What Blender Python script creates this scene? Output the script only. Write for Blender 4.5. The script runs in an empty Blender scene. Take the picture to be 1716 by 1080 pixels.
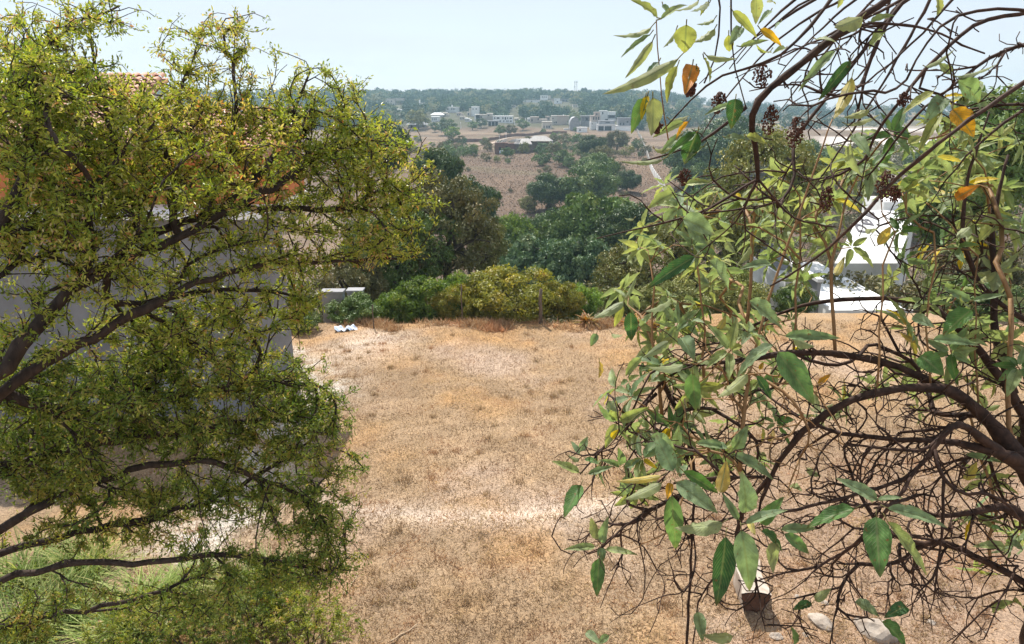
import bpy, math, random
import numpy as np
from mathutils import Vector, noise as mnoise
rng = np.random.default_rng(7)
random.seed(7)
R = math.radians
C = bpy.context.scene.collection
sc = bpy.context.scene

# ---------------------------------------------------------------- camera, sky, sun, exposure
CAMZ, FPX, PITCH = 7.5, 1225.0, R(17.03)
cam = bpy.data.objects.new('camera', bpy.data.cameras.new('camera'))
C.objects.link(cam)
cam.location = (0, 0, CAMZ)
cam.rotation_euler = (R(90) - PITCH, 0, 0)
cam.data.sensor_width = 36.0
cam.data.lens = 36.0 * FPX / 1716.0
cam.data.clip_start = 0.05
cam.data.clip_end = 6000
sc.camera = cam

SUN_EL, SUN_AZ = R(53), R(-20)          # azimuth measured from +Y towards +X
w = bpy.data.worlds.new('World'); sc.world = w; w.use_nodes = True
nt = w.node_tree; nt.nodes.clear()
sky = nt.nodes.new('ShaderNodeTexSky'); sky.sky_type = 'NISHITA'; sky.sun_disc = False
sky.sun_elevation = SUN_EL; sky.sun_rotation = SUN_AZ
sky.altitude = 300; sky.air_density = 1.0; sky.dust_density = 0.5; sky.ozone_density = 1.6
tc = nt.nodes.new('ShaderNodeTexCoord'); mp = nt.nodes.new('ShaderNodeMapping')
mp.inputs['Scale'].default_value = (1.2, 1.2, 7.0)
nz = nt.nodes.new('ShaderNodeTexNoise'); nz.inputs['Scale'].default_value = 1.6; nz.inputs['Detail'].default_value = 7; nz.inputs['Roughness'].default_value = .6
cr = nt.nodes.new('ShaderNodeValToRGB'); cr.color_ramp.elements[0].position = .3; cr.color_ramp.elements[1].position = .75
cr.color_ramp.elements[0].color = (.62, .62, .62, 1); cr.color_ramp.elements[1].color = (1, 1, 1, 1)
mxs = nt.nodes.new('ShaderNodeMix'); mxs.data_type = 'RGBA'; mxs.inputs['B'].default_value = (5.8, 6.3, 7.0, 1)
bg = nt.nodes.new('ShaderNodeBackground'); bg.inputs['Strength'].default_value = 0.085
wo = nt.nodes.new('ShaderNodeOutputWorld')
L = nt.links.new
L(tc.outputs['Generated'], mp.inputs['Vector']); L(mp.outputs['Vector'], nz.inputs['Vector']); L(nz.outputs['Fac'], cr.inputs['Fac'])
L(cr.outputs['Color'], mxs.inputs['Factor']); L(sky.outputs['Color'], mxs.inputs['A']); L(mxs.outputs['Result'], bg.inputs['Color']); L(bg.outputs['Background'], wo.inputs['Surface'])

sun = bpy.data.objects.new('sun', bpy.data.lights.new('sun', 'SUN')); C.objects.link(sun)
sun.data.energy = 4.6; sun.data.angle = R(.5); sun.data.color = (1, .95, .87)
sd = Vector((math.cos(SUN_EL) * math.sin(SUN_AZ), math.cos(SUN_EL) * math.cos(SUN_AZ), math.sin(SUN_EL)))
sun.rotation_euler = sd.to_track_quat('Z', 'Y').to_euler()

sc.view_settings.view_transform = 'Standard'; sc.view_settings.look = 'None'
sc.view_settings.exposure = 0.75; sc.view_settings.gamma = 1.0; sc.view_settings.use_curve_mapping = False
sc.render.engine = 'CYCLES'
cy = sc.cycles
cy.max_bounces = 6; cy.diffuse_bounces = 3; cy.glossy_bounces = 2; cy.transmission_bounces = 4; cy.transparent_max_bounces = 4; cy.volume_bounces = 0
cy.use_denoising = True; cy.use_adaptive_sampling = True; cy.adaptive_threshold = 0.02
cy.caustics_reflective = False; cy.caustics_refractive = False

# ---------------------------------------------------------------- helpers
cp, sp = math.cos(PITCH), math.sin(PITCH)
def ray(px, py):
    a = (px - 858) / FPX; b = (540 - py) / FPX
    return np.array((a, cp + b * sp, -sp + b * cp))
def at(px, py, d):                     # world point seen at a photo pixel, d metres along the viewing axis
    return np.array((0, 0, CAMZ)) + ray(px, py) * d
def atY(px, py, Y):
    r = ray(px, py); return np.array((0, 0, CAMZ)) + r * (Y / r[1])

_hy = [-60, 24.3, 27, 32, 40, 60, 90, 125, 150, 250, 450, 500, 650, 800, 900, 1000, 1400, 5000]
_hz = [0, 0, -1.0, -3.2, -6.5, -14, -19, -19.3, -17.6, -11.3, -10.9, -9.2, -2, 5, 8.5, 6, -30, -300]
def _sm(a, b, v):
    t = np.clip((v - a) / (b - a), 0, 1); return t * t * (3 - 2 * t)
def H(x, y):
    x = np.asarray(x, float); y = np.asarray(y, float)
    z = np.interp(y - 1.3 * _sm(4.5, 8, x) * (1 - _sm(30, 45, y)), _hy, _hz)
    k = x / np.maximum(y, 1)
    low = _sm(.14, .36, k) * (y > 450)
    z = np.where(z > -10.9, z, z)
    z = z - low * np.clip(z + 12, 0, None) * .78
    far = _sm(60, 400, y)
    z = z + far * (1.6 * np.sin(x * .011 + 1.3) * np.cos(y * .009) + .7 * np.sin(x * .031 + y * .017)) * np.clip(y / 500, .2, 1)
    mid = _sm(26, 45, y)
    z = z + mid * .5 * np.sin(x * .12 + y * .07)
    lot = 1 - _sm(23, 27, y)
    z = z + lot * (.05 * np.sin(x * .7 + 1) * np.cos(y * .45) + .03 * np.sin(x * 1.9 + y * 1.3))
    z = z + .10 * np.exp(-((y - 11.6 - .06 * (x + 1) ** 2) / .35) ** 2) * (np.abs(x + .3) < 4)
    return z
def Hs(x, y): return float(H(x, y))
def ground_at(px, py):
    r = ray(px, py); t = 1.0
    for _ in range(6000):
        p = np.array((0, 0, CAMZ)) + r * t
        if p[2] <= Hs(p[0], p[1]): return p
        t *= 1.0015 if t > 20 else 1.003
    return p

class MB:
    def __init__(s): s.v = []; s.f = []; s.a = []; s.n = 0
    def add(s, v, f, a=None):
        v = np.asarray(v, np.float32).reshape(-1, 3)
        if a is None: a = np.tile((0.5, 0.5, rng.random()), (len(v), 1))
        s.v.append(v); s.a.append(np.asarray(a, np.float32).reshape(-1, 3))
        for g in (f if isinstance(f, list) else [f]):
            g = np.asarray(g, np.int32); s.f.append(g + s.n)
        s.n += len(v)
    def box(s, x0, x1, y0, y1, z0, z1, rot=None, c=None, rz=0, rnd=None):
        v = np.array([(x, y, z) for x in (x0, x1) for y in (y0, y1) for z in (z0, z1)], float)
        if rz:
            m = v.mean(0) if c is None else np.array(c); q = v - m
            v = np.stack([q[:, 0] * math.cos(rz) - q[:, 1] * math.sin(rz), q[:, 0] * math.sin(rz) + q[:, 1] * math.cos(rz), q[:, 2]], 1) + m
        f = np.array([(0, 1, 3, 2), (4, 6, 7, 5), (0, 4, 5, 1), (2, 3, 7, 6), (0, 2, 6, 4), (1, 5, 7, 3)])
        s.add(v, f, None if rnd is None else np.tile((.5, .5, rnd), (8, 1)))
        return s
    def tube(s, pts, rad, k=5, rnd=None, cap=True):
        pts = np.asarray(pts, float); n = len(pts)
        rad = np.broadcast_to(np.asarray(rad, float), (n,))
        t = np.gradient(pts, axis=0); t /= np.linalg.norm(t, axis=1, keepdims=True) + 1e-9
        ref = np.array((0.31, 0.17, .93)) if abs(t[:, 2]).mean() < .8 else np.array((.95, .2, .1))
        u = np.cross(t, ref); u /= np.linalg.norm(u, axis=1, keepdims=True) + 1e-9
        w_ = np.cross(t, u)
        an = np.arange(k) * 2 * math.pi / k
        v = pts[:, None] + rad[:, None, None] * (np.cos(an)[None, :, None] * u[:, None] + np.sin(an)[None, :, None] * w_[:, None])
        i = np.arange(n - 1)[:, None] * k; j = np.arange(k)[None]; j2 = (j + 1) % k
        f = np.stack([i + j, i + j2, i + k + j2, i + k + j], -1).reshape(-1, 4)
        fs = [f]
        if cap: fs += [np.array([[(k - 1 - q) for q in range(k)]]), np.array([[(n - 1) * k + q for q in range(k)]])]
        s.add(v.reshape(-1, 3), fs, np.tile((.5, .5, rng.random() if rnd is None else rnd), (n * k, 1)))
        return s
    def build(s, name, mat, parent=None, smooth=True, loc=None):
        me = bpy.data.meshes.new(name)
        if s.n:
            v = np.concatenate(s.v); a = np.concatenate(s.a)
            if loc is not None: v = v - np.asarray(loc, np.float32)
            me.vertices.add(len(v)); me.vertices.foreach_set('co', v.ravel())
            tot = np.concatenate([np.full(len(g), g.shape[1], np.int32) for g in s.f])
            idx = np.concatenate([g.ravel() for g in s.f])
            me.loops.add(len(idx)); me.loops.foreach_set('vertex_index', idx)
            me.polygons.add(len(tot)); st = np.zeros(len(tot), np.int32); st[1:] = np.cumsum(tot)[:-1]
            me.polygons.foreach_set('loop_start', st); me.polygons.foreach_set('loop_total', tot)
            me.polygons.foreach_set('use_smooth', np.full(len(tot), smooth))
            at_ = me.attributes.new('lf', 'FLOAT_VECTOR', 'POINT'); at_.data.foreach_set('vector', a.ravel())
            me.update(calc_edges=True)
        me.materials.append(mat)
        o = bpy.data.objects.new(name, me); C.objects.link(o)
        if loc is not None: o.location = loc
        if parent is not None:
            o.parent = parent
            if loc is None: o.matrix_parent_inverse.identity()
        return o

def tag(o, label=None, cat=None, group=None, kind=None):
    if label: o['label'] = label
    if cat: o['category'] = cat
    if group: o['group'] = group
    if kind: o['kind'] = kind
    return o
def thing(name, label, cat, loc=(0, 0, 0), group=None, rz=0):
    o = bpy.data.objects.new(name, None); C.objects.link(o); o.location = loc; o.rotation_euler = (0, 0, rz); o.empty_display_size = .2
    return tag(o, label, cat, group)
def put(mb, name, mat, root, smooth=True):          # world-space geometry under a thing at root.location (no rotation)
    if mb.n:
        l = np.array(root.location, np.float32); mb.v = [v - l for v in mb.v]
    return mb.build(name, mat, root, smooth)
def copy_tree(o, parent=None):
    c = o.copy(); C.objects.link(c)
    if parent is not None: c.parent = parent
    for ch in list(o.children): copy_tree(ch, c)
    return c

# ---- leaf templates: x across, y along, z normal; attr u,v
T_SMALL = (np.array([(0, 0, 0), (-.5, .38, .12), (-.42, .7, .08), (0, 1, -.05), (.42, .7, .08), (.5, .38, .12), ]),
           [np.array([(0, 3, 2, 1), (0, 5, 4, 3)])])
T_QUAD = (np.array([(0, -.1, -.05), (-.5, .4, .1), (0, 1, -.08), (.5, .45, .1)]), [np.array([(0, 3, 2, 1)])])
def _big():
    ns, na = 13, 5; V = []; 
    for i in range(ns):
        y = i / (ns - 1)
        wd = 1.02 * (math.sin(math.pi * min(1, y ** .8)) ** .75) if 0 < y < 1 else .02
        wd *= (1 - .35 * y)
        for j in range(na):
            x = (j / (na - 1) - .5)
            jag = (.03 * math.sin(i * 2.9 + 1)) if j in (0, na - 1) else 0
            V.append((x * wd * 1.18 + jag * (1 if x > 0 else -1) * wd, y, abs(x) * wd * .55 + (.16 * math.sin(y * 19 + j * 1.3) + .10 * math.sin(y * 41 + j * 2.1)) * abs(x) * wd))
    F = [(i * na + j, i * na + j + 1, (i + 1) * na + j + 1, (i + 1) * na + j) for i in range(ns - 1) for j in range(na - 1)]
    return np.array(V), [np.array(F)], np.array([((k % na) / (na - 1), (k // na) / (ns - 1)) for k in range(ns * na)])
_bv, _bf, _buv = _big()
def leaves(mb, P, D, N, Ln, Wd, T=T_SMALL, rnd=None, bend=0.0, uv=None):
    P = np.asarray(P, float); n = len(P)
    if n == 0: return
    D = D / (np.linalg.norm(D, axis=1, keepdims=True) + 1e-9)
    X = np.cross(D, N); X /= np.linalg.norm(X, axis=1, keepdims=True) + 1e-9
    Z = np.cross(X, D)
    Ln = np.broadcast_to(Ln, (n,)); Wd = np.broadcast_to(Wd, (n,)); bend = np.broadcast_to(bend, (n,))
    V, F = T[0], T[1]; k = len(V)
    z = V[None, :, 2] * Wd[:, None] - bend[:, None] * Ln[:, None] * V[None, :, 1] ** 2
    v = P[:, None] + X[:, None] * (V[None, :, 0] * Wd[:, None])[..., None] + D[:, None] * (V[None, :, 1] * Ln[:, None])[..., None] + Z[:, None] * z[..., None]
    if rnd is None: rnd = rng.random(n)
    a = np.zeros((n, k, 3)); a[..., 0] = V[None, :, 0] + .5 if uv is None else uv[None, :, 0]; a[..., 1] = V[None, :, 1]; a[..., 2] = rnd[:, None]
    fs = [(f[None] + (np.arange(n) * k)[:, None, None]).reshape(-1, f.shape[1]) for f in F]
    mb.add(v.reshape(-1, 3), fs, a.reshape(-1, 3))
def rdir(n): 
    v = rng.normal(size=(n, 3)); return v / np.linalg.norm(v, axis=1, keepdims=True)

# ---------------------------------------------------------------- materials
def mat(name): 
    m = bpy.data.materials.new(name); m.use_nodes = True; n = m.node_tree; n.nodes.clear(); return m, n, n.nodes.new, n.links.new
def ramp(new, stops):
    r = new('ShaderNodeValToRGB'); e = r.color_ramp.elements
    while len(e) < len(stops): e.new(.5)
    for q, (p, c) in zip(e, stops): q.position = p; q.color = (*c, 1)
    return r
def leaf_mat(name, stops, trans=.4, rough=.45, veins=False, tint=(1.25, 1.25, .55), spec=.35, patch=.9):
    m, n, new, ln = mat(name)
    at_ = new('ShaderNodeAttribute'); at_.attribute_name = 'lf'
    sx = new('ShaderNodeSeparateXYZ'); ln(at_.outputs['Vector'], sx.inputs[0])
    oi = new('ShaderNodeObjectInfo')
    rp = ramp(new, stops); ln(sx.outputs['Z'], rp.inputs['Fac'])
    hs = new('ShaderNodeHueSaturation'); ln(rp.outputs['Color'], hs.inputs['Color'])
    mr = new('ShaderNodeMapRange'); mr.inputs['To Min'].default_value = .8; mr.inputs['To Max'].default_value = 1.2
    ln(oi.outputs['Random'], mr.inputs['Value']); ln(mr.outputs['Result'], hs.inputs['Value'])
    col = hs.outputs['Color']
    bs = new('ShaderNodeBsdfPrincipled'); bs.inputs['Roughness'].default_value = rough; bs.inputs['Specular IOR Level'].default_value = spec
    if veins:
        # pale midrib and side veins
        m1 = new('ShaderNodeMath'); m1.operation = 'SUBTRACT'; ln(sx.outputs['X'], m1.inputs[0]); m1.inputs[1].default_value = .5
        m2 = new('ShaderNodeMath'); m2.operation = 'ABSOLUTE'; ln(m1.outputs[0], m2.inputs[0])
        m3 = new('ShaderNodeMath'); m3.operation = 'MULTIPLY_ADD'; ln(m2.outputs[0], m3.inputs[0]); m3.inputs[1].default_value = -.55; ln(sx.outputs['Y'], m3.inputs[2])
        m4 = new('ShaderNodeMath'); m4.operation = 'MULTIPLY'; ln(m3.outputs[0], m4.inputs[0]); m4.inputs[1].default_value = 85
        m5 = new('ShaderNodeMath'); m5.operation = 'SINE'; ln(m4.outputs[0], m5.inputs[0])
        m6 = new('ShaderNodeMapRange'); ln(m5.outputs[0], m6.inputs['Value']); m6.inputs['From Min'].default_value = .55; m6.inputs['To Max'].default_value = .45
        m7 = new('ShaderNodeMapRange'); ln(m2.outputs[0], m7.inputs['Value']); m7.inputs['From Min'].default_value = .07; m7.inputs['From Max'].default_value = .02; m7.inputs['To Max'].default_value = .75
        m8 = new('ShaderNodeMath'); m8.operation = 'MAXIMUM'; ln(m6.outputs[0], m8.inputs[0]); ln(m7.outputs[0], m8.inputs[1])
        mx = new('ShaderNodeMix'); mx.data_type = 'RGBA'; ln(m8.outputs[0], mx.inputs['Factor']); ln(col, mx.inputs['A']); mx.inputs['B'].default_value = (.2, .25, .11, 1)
        # grey felt and blotches
        tn = new('ShaderNodeTexNoise'); tn.inputs['Scale'].default_value = 28; tn.inputs['Detail'].default_value = 5
        ge = new('ShaderNodeNewGeometry')
        ln(ge.outputs['Position'], tn.inputs['Vector'])
        mm = new('ShaderNodeMapRange'); ln(tn.outputs['Fac'], mm.inputs['Value']); mm.inputs['From Min'].default_value = .35; mm.inputs['From Max'].default_value = .7; mm.inputs['To Min'].default_value = .6; mm.inputs['To Max'].default_value = 1.35
        vm = new('ShaderNodeVectorMath'); vm.operation = 'SCALE'; ln(mx.outputs['Result'], vm.inputs[0]); ln(mm.outputs['Result'], vm.inputs['Scale'])
        tp = new('ShaderNodeMapRange'); ln(sx.outputs['Y'], tp.inputs['Value']); tp.inputs['From Min'].default_value = .82; tp.inputs['From Max'].default_value = 1.0; tp.inputs['To Max'].default_value = .9
        sn = new('ShaderNodeTexNoise'); sn.inputs['Scale'].default_value = 75; sn.inputs['Detail'].default_value = 2; ln(ge.outputs['Position'], sn.inputs['Vector'])
        sr = new('ShaderNodeMapRange'); ln(sn.outputs['Fac'], sr.inputs['Value']); sr.inputs['From Min'].default_value = .66; sr.inputs['From Max'].default_value = .72; sr.inputs['To Max'].default_value = .8
        tq = new('ShaderNodeMath'); tq.operation = 'MULTIPLY'; ln(tp.outputs[0], tq.inputs[0]); ln(tn.outputs['Fac'], tq.inputs[1])
        ts = new('ShaderNodeMath'); ts.operation = 'MAXIMUM'; ln(tq.outputs[0], ts.inputs[0]); ln(sr.outputs[0], ts.inputs[1])
        tb = new('ShaderNodeMix'); tb.data_type = 'RGBA'; ln(ts.outputs[0], tb.inputs['Factor']); ln(vm.outputs[0], tb.inputs['A']); tb.inputs['B'].default_value = (.2, .11, .04, 1)
        # undersides are pale felt
        ud = new('ShaderNodeMix'); ud.data_type = 'RGBA'; ln(ge.outputs['Backfacing'], ud.inputs['Factor']); ln(tb.outputs['Result'], ud.inputs['A'])
        uc = new('ShaderNodeMix'); uc.data_type = 'RGBA'; uc.inputs['Factor'].default_value = .45; ln(tb.outputs['Result'], uc.inputs['A']); uc.inputs['B'].default_value = (.3, .33, .2, 1)
        ln(uc.outputs['Result'], ud.inputs['B']); col = ud.outputs['Result']
        bp = new('ShaderNodeBump'); bp.inputs['Strength'].default_value = .6; bp.inputs['Distance'].default_value = .003; ln(m8.outputs[0], bp.inputs['Height']); ln(bp.outputs[0], bs.inputs['Normal'])
    if not veins:
        tcn = new('ShaderNodeTexCoord'); pn = new('ShaderNodeTexNoise'); pn.inputs['Scale'].default_value = patch; pn.inputs['Detail'].default_value = 3
        va = new('ShaderNodeVectorMath'); va.operation = 'ADD'; ln(tcn.outputs['Object'], va.inputs[0]); ln(oi.outputs['Location'], va.inputs[1]); ln(va.outputs[0], pn.inputs['Vector'])
        pr_ = new('ShaderNodeMapRange'); ln(pn.outputs['Fac'], pr_.inputs['Value']); pr_.inputs['From Min'].default_value = .5; pr_.inputs['From Max'].default_value = .72; pr_.inputs['To Max'].default_value = .65
        pm = new('ShaderNodeMix'); pm.data_type = 'RGBA'; ln(pr_.outputs['Result'], pm.inputs['Factor']); ln(col, pm.inputs['A'])
        pc = new('ShaderNodeVectorMath'); pc.operation = 'MULTIPLY'; ln(col, pc.inputs[0]); pc.inputs[1].default_value = (1.45, 1.02, .95); ln(pc.outputs[0], pm.inputs['B']); col = pm.outputs['Result']
    ln(col, bs.inputs['Base Color'])
    tr = new('ShaderNodeBsdfTranslucent')
    tm = new('ShaderNodeVectorMath'); tm.operation = 'MULTIPLY'; ln(col, tm.inputs[0]); tm.inputs[1].default_value = tint; ln(tm.outputs[0], tr.inputs['Color'])
    ms = new('ShaderNodeMixShader'); ms.inputs[0].default_value = trans
    ln(bs.outputs[0], ms.inputs[1]); ln(tr.outputs[0], ms.inputs[2])
    o = new('ShaderNodeOutputMaterial'); ln(ms.outputs[0], o.inputs['Surface'])
    return m
def solid(name, c1, c2=None, scale=5, rough=.8, bump=.3, dist=.01, metal=0, stretch=(1, 1, 1), detail=6, obj=True):
    m, n, new, ln = mat(name)
    bs = new('ShaderNodeBsdfPrincipled'); bs.inputs['Roughness'].default_value = rough; bs.inputs['Metallic'].default_value = metal; bs.inputs['Specular IOR Level'].default_value = .25
    t = new('ShaderNodeTexCoord'); mp = new('ShaderNodeMapping'); mp.inputs['Scale'].default_value = stretch
    ln(t.outputs['Object'], mp.inputs['Vector'])
    tn = new('ShaderNodeTexNoise'); tn.inputs['Scale'].default_value = scale; tn.inputs['Detail'].default_value = detail; tn.inputs['Roughness'].default_value = .65
    ln(mp.outputs[0], tn.inputs['Vector'])
    rp = ramp(new, [(.32, c1), (.68, c2 or tuple(x * .75 for x in c1))]); ln(tn.outputs['Fac'], rp.inputs['Fac'])
    at_ = new('ShaderNodeAttribute'); at_.attribute_name = 'lf'; sx = new('ShaderNodeSeparateXYZ'); ln(at_.outputs['Vector'], sx.inputs[0])
    mr = new('ShaderNodeMapRange'); ln(sx.outputs['Z'], mr.inputs['Value']); mr.inputs['To Min'].default_value = .82; mr.inputs['To Max'].default_value = 1.15
    vm = new('ShaderNodeVectorMath'); vm.operation = 'SCALE'; ln(rp.outputs['Color'], vm.inputs[0]); ln(mr.outputs['Result'], vm.inputs['Scale'])
    ln(vm.outputs[0], bs.inputs['Base Color'])
    if bump:
        b = new('ShaderNodeBump'); b.inputs['Strength'].default_value = bump; b.inputs['Distance'].default_value = dist; ln(tn.outputs['Fac'], b.inputs['Height']); ln(b.outputs[0], bs.inputs['Normal'])
    o = new('ShaderNodeOutputMaterial'); ln(bs.outputs[0], o.inputs['Surface'])
    return m
M = {}
M['bark'] = solid('dark_bark', (.022, .015, .012), (.075, .052, .04), 25, .85, .6, .01, stretch=(1, 1, .3))
M['bark_r'] = solid('black_brown_bark', (.02, .011, .008), (.075, .04, .027), 30, .8, .6, .006)
M['twig_red'] = solid('red_brown_shoot', (.22, .11, .045), (.30, .18, .08), 30, .6)
M['bark_far'] = solid('grey_bark', (.10, .08, .065), (.05, .04, .03), 3, .9)
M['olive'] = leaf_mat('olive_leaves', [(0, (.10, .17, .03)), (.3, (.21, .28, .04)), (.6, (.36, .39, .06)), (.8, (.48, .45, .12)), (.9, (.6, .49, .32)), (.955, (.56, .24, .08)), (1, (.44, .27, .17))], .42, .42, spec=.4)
M['lowleaf'] = leaf_mat('green_leaves', [(0, (.07, .13, .03)), (.45, (.14, .20, .04)), (.8, (.27, .29, .06)), (.92, (.42, .36, .14)), (1, (.34, .2, .1))], .44, .45, spec=.35)  # darker greens; on the left tree they carry the upper crown's shade
M['big'] = leaf_mat('felted_leaves', [(0, (.035, .10, .035)), (.25, (.08, .18, .045)), (.45, (.22, .30, .17)), (.62, (.28, .34, .14)), (.8, (.36, .365, .10)), (.9, (.68, .48, .015)), (.96, (.6, .22, .02)), (1, (.28, .09, .03))], .45, .5, True, (1.15, 1.18, .6))
M['t_dark'] = leaf_mat('dark_tree_leaves', [(0, (.045, .085, .028)), (.6, (.085, .145, .042)), (1, (.18, .24, .075))], .10, .5)
M['t_blue'] = leaf_mat('blue_green_leaves', [(0, (.06, .11, .05)), (.6, (.105, .17, .075)), (1, (.22, .29, .14))], .10, .5)
M['t_mid'] = leaf_mat('mid_green_leaves', [(0, (.065, .12, .03)), (.6, (.12, .19, .045)), (1, (.22, .29, .08))], .10, .5)
M['t_olive'] = leaf_mat('olive_tree_leaves', [(0, (.13, .15, .045)), (.6, (.22, .235, .07)), (1, (.34, .33, .12))], .10, .55)
M['t_brown'] = leaf_mat('dry_brown_leaves', [(0, (.085, .09, .038)), (.6, (.15, .148, .06)), (1, (.27, .245, .11))], .10, .6)
M['t_yell'] = leaf_mat('yellow_green_leaves', [(0, (.12, .14, .03)), (.5, (.23, .235, .045)), (.85, (.34, .31, .06)), (1, (.40, .24, .07))], .35, .5)
M['t_bright'] = leaf_mat('fresh_green_leaves', [(0, (.08, .15, .03)), (.6, (.15, .24, .05)), (1, (.28, .36, .1))], .4, .5)
M['t_wood'] = leaf_mat('far_wood_leaves', [(0, (.025, .065, .045)), (.5, (.06, .115, .07)), (.85, (.12, .18, .10)), (1, (.24, .25, .15))], .10, .6)  # greens pushed towards blue, part of the distance haze put into leaf colour
M['aloe'] = leaf_mat('aloe_leaves', [(0, (.25, .11, .03)), (.5, (.38, .17, .04)), (.8, (.42, .3, .07)), (1, (.22, .2, .05))], .3, .5)
M['fringe'] = leaf_mat('dead_vine', [(0, (.28, .15, .07)), (.6, (.46, .29, .15)), (1, (.56, .42, .26))], .25, .7, tint=(1, 1, 1))
M['longgrass'] = leaf_mat('long_grass', [(0, (.10, .17, .035)), (.6, (.24, .32, .08)), (1, (.44, .47, .19))], .4, .6, spec=.2)
M['drygrass'] = leaf_mat('dry_grass', [(0, (.24, .145, .08)), (.4, (.36, .245, .14)), (.85, (.50, .36, .205)), (1, (.56, .41, .17))], .3, .6, tint=(1, 1, 1))
M['fieldgrass'] = leaf_mat('dry_field_grass', [(0, (.09, .065, .045)), (.6, (.21, .155, .11)), (1, (.38, .30, .21))], .25, .7, tint=(0.720, 0.720, 0.720))
M['seed'] = solid('brown_seed', (.12, .045, .025), (.055, .02, .014), 60, .7)
M['white'] = solid('white_render', (.88, .88, .87), (.66, .65, .63), .9, .8, .1)
M['cream'] = solid('cream_render', (.62, .56, .48), (.5, .46, .4), .5, .85, .1)
M['beige'] = solid('beige_render', (.5, .42, .36), (.4, .34, .3), .5, .85, .1)
M['grey'] = solid('grey_concrete', (.32, .32, .33), (.22, .22, .23), .8, .85, .2)
M['greywall'] = solid('blue_grey_plaster', (.28, .28, .29), (.19, .19, .195), .9, .85, .15)
M['orange'] = solid('orange_plaster', (.62, .22, .08), (.52, .18, .065), 1.5, .85, .15)
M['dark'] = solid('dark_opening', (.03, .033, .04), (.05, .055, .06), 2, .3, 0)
M['brick'] = solid('weathered_brick', (.22, .12, .09), (.13, .085, .07), 1.6, .9, .5, .03)
M['stonew'] = solid('grey_stone', (.34, .29, .25), (.2, .17, .15), 2.5, .9, .6, .04)
M['tin'] = solid('pale_tin_sheet', (.30, .28, .265), (.19, .175, .165), 1, .5, .2)
M['post'] = solid('weathered_post', (.20, .15, .11), (.10, .075, .055), 20, .9, .5, .01, stretch=(1, 1, .15))
M['rock'] = solid('pale_stone', (.50, .43, .36), (.30, .235, .18), 7, .9, .6, .03)
M['rockbrown'] = solid('brown_broken_face', (.17, .09, .06), (.09, .05, .035), 12, .95, .8, .04)
M['plastic'] = solid('white_blue_plastic', (.72, .78, .85), (.45, .55, .72), 9, .35, .2)
M['stick'] = solid('bleached_stick', (.5, .38, .25), (.32, .22, .14), 20, .8)
M['letter'] = solid('grey_letters', (.16, .15, .17), (.2, .19, .2), 5, .6, 0)
M['steel'] = solid('galvanised_steel', (.4, .4, .42), (.32, .32, .33), 5, .5, 0, metal=.3)

def tile_mat():
    m, n, new, ln = mat('terracotta_tiles')
    bs = new('ShaderNodeBsdfPrincipled'); bs.inputs['Roughness'].default_value = .75
    t = new('ShaderNodeTexCoord'); tn = new('ShaderNodeTexNoise'); tn.inputs['Scale'].default_value = 4; tn.inputs['Detail'].default_value = 5
    ln(t.outputs['Object'], tn.inputs['Vector'])
    rp = ramp(new, [(.3, (.30, .12, .075)), (.5, (.45, .22, .14)), (.72, (.6, .38, .28))]); ln(tn.outputs['Fac'], rp.inputs['Fac']); ln(rp.outputs['Color'], bs.inputs['Base Color'])
    o = new('ShaderNodeOutputMaterial'); ln(bs.outputs[0], o.inputs['Surface']); return m
M['tile'] = tile_mat()

def ground_mat():
    m, n, new, ln = mat('dry_ground')
    bs = new('ShaderNodeBsdfPrincipled'); bs.inputs['Roughness'].default_value = .95; bs.inputs['Specular IOR Level'].default_value = .1
    at_ = new('ShaderNodeAttribute'); at_.attribute_name = 'gcol'
    ge = new('ShaderNodeNewGeometry')
    def noise(s, d=6, r=.6):
        t = new('ShaderNodeTexNoise'); t.inputs['Scale'].default_value = s; t.inputs['Detail'].default_value = d; t.inputs['Roughness'].default_value = r; ln(ge.outputs['Position'], t.inputs['Vector']); return t
    def rng_(t, a, b, c, d):
        q = new('ShaderNodeMapRange'); ln(t.outputs['Fac'], q.inputs['Value']); q.inputs['From Min'].default_value = a; q.inputs['From Max'].default_value = b; q.inputs['To Min'].default_value = c; q.inputs['To Max'].default_value = d; return q
    n1, n2, n3, n4 = noise(22, 6, .7), noise(1.3, 5), noise(.12, 8, .65), noise(70, 3, .7)
    a = rng_(n1, .3, .7, .5, 1.45); b = rng_(n2, .3, .7, .84, 1.16); c = rng_(n3, .3, .7, .78, 1.22); d = rng_(n4, .3, .7, .62, 1.36)
    def mul(p, q):
        x = new('ShaderNodeMath'); x.operation = 'MULTIPLY'; ln(p, x.inputs[0]); ln(q, x.inputs[1]); return x.outputs[0]
    k = mul(mul(a.outputs[0], b.outputs[0]), mul(c.outputs[0], d.outputs[0]))
    vm = new('ShaderNodeVectorMath'); vm.operation = 'SCALE'; ln(at_.outputs['Color'], vm.inputs[0]); ln(k, vm.inputs['Scale'])
    n5 = noise(.7, 8, .7); e = rng_(n5, .5, .68, 0, .5)
    mx = new('ShaderNodeMix'); mx.data_type = 'RGBA'; ln(e.outputs[0], mx.inputs['Factor']); ln(vm.outputs[0], mx.inputs['A'])
    wm = new('ShaderNodeVectorMath'); wm.operation = 'MULTIPLY'; ln(vm.outputs[0], wm.inputs[0]); wm.inputs[1].default_value = (1.08, .97, .72); ln(wm.outputs[0], mx.inputs['B'])
    ln(mx.outputs['Result'], bs.inputs['Base Color'])
    bp = new('ShaderNodeBump'); bp.inputs['Strength'].default_value = .9; bp.inputs['Distance'].default_value = .04; ln(n1.outputs['Fac'], bp.inputs['Height'])
    ln(bp.outputs[0], bs.inputs['Normal'])
    o = new('ShaderNodeOutputMaterial'); ln(bs.outputs[0], o.inputs['Surface']); return m
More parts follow.
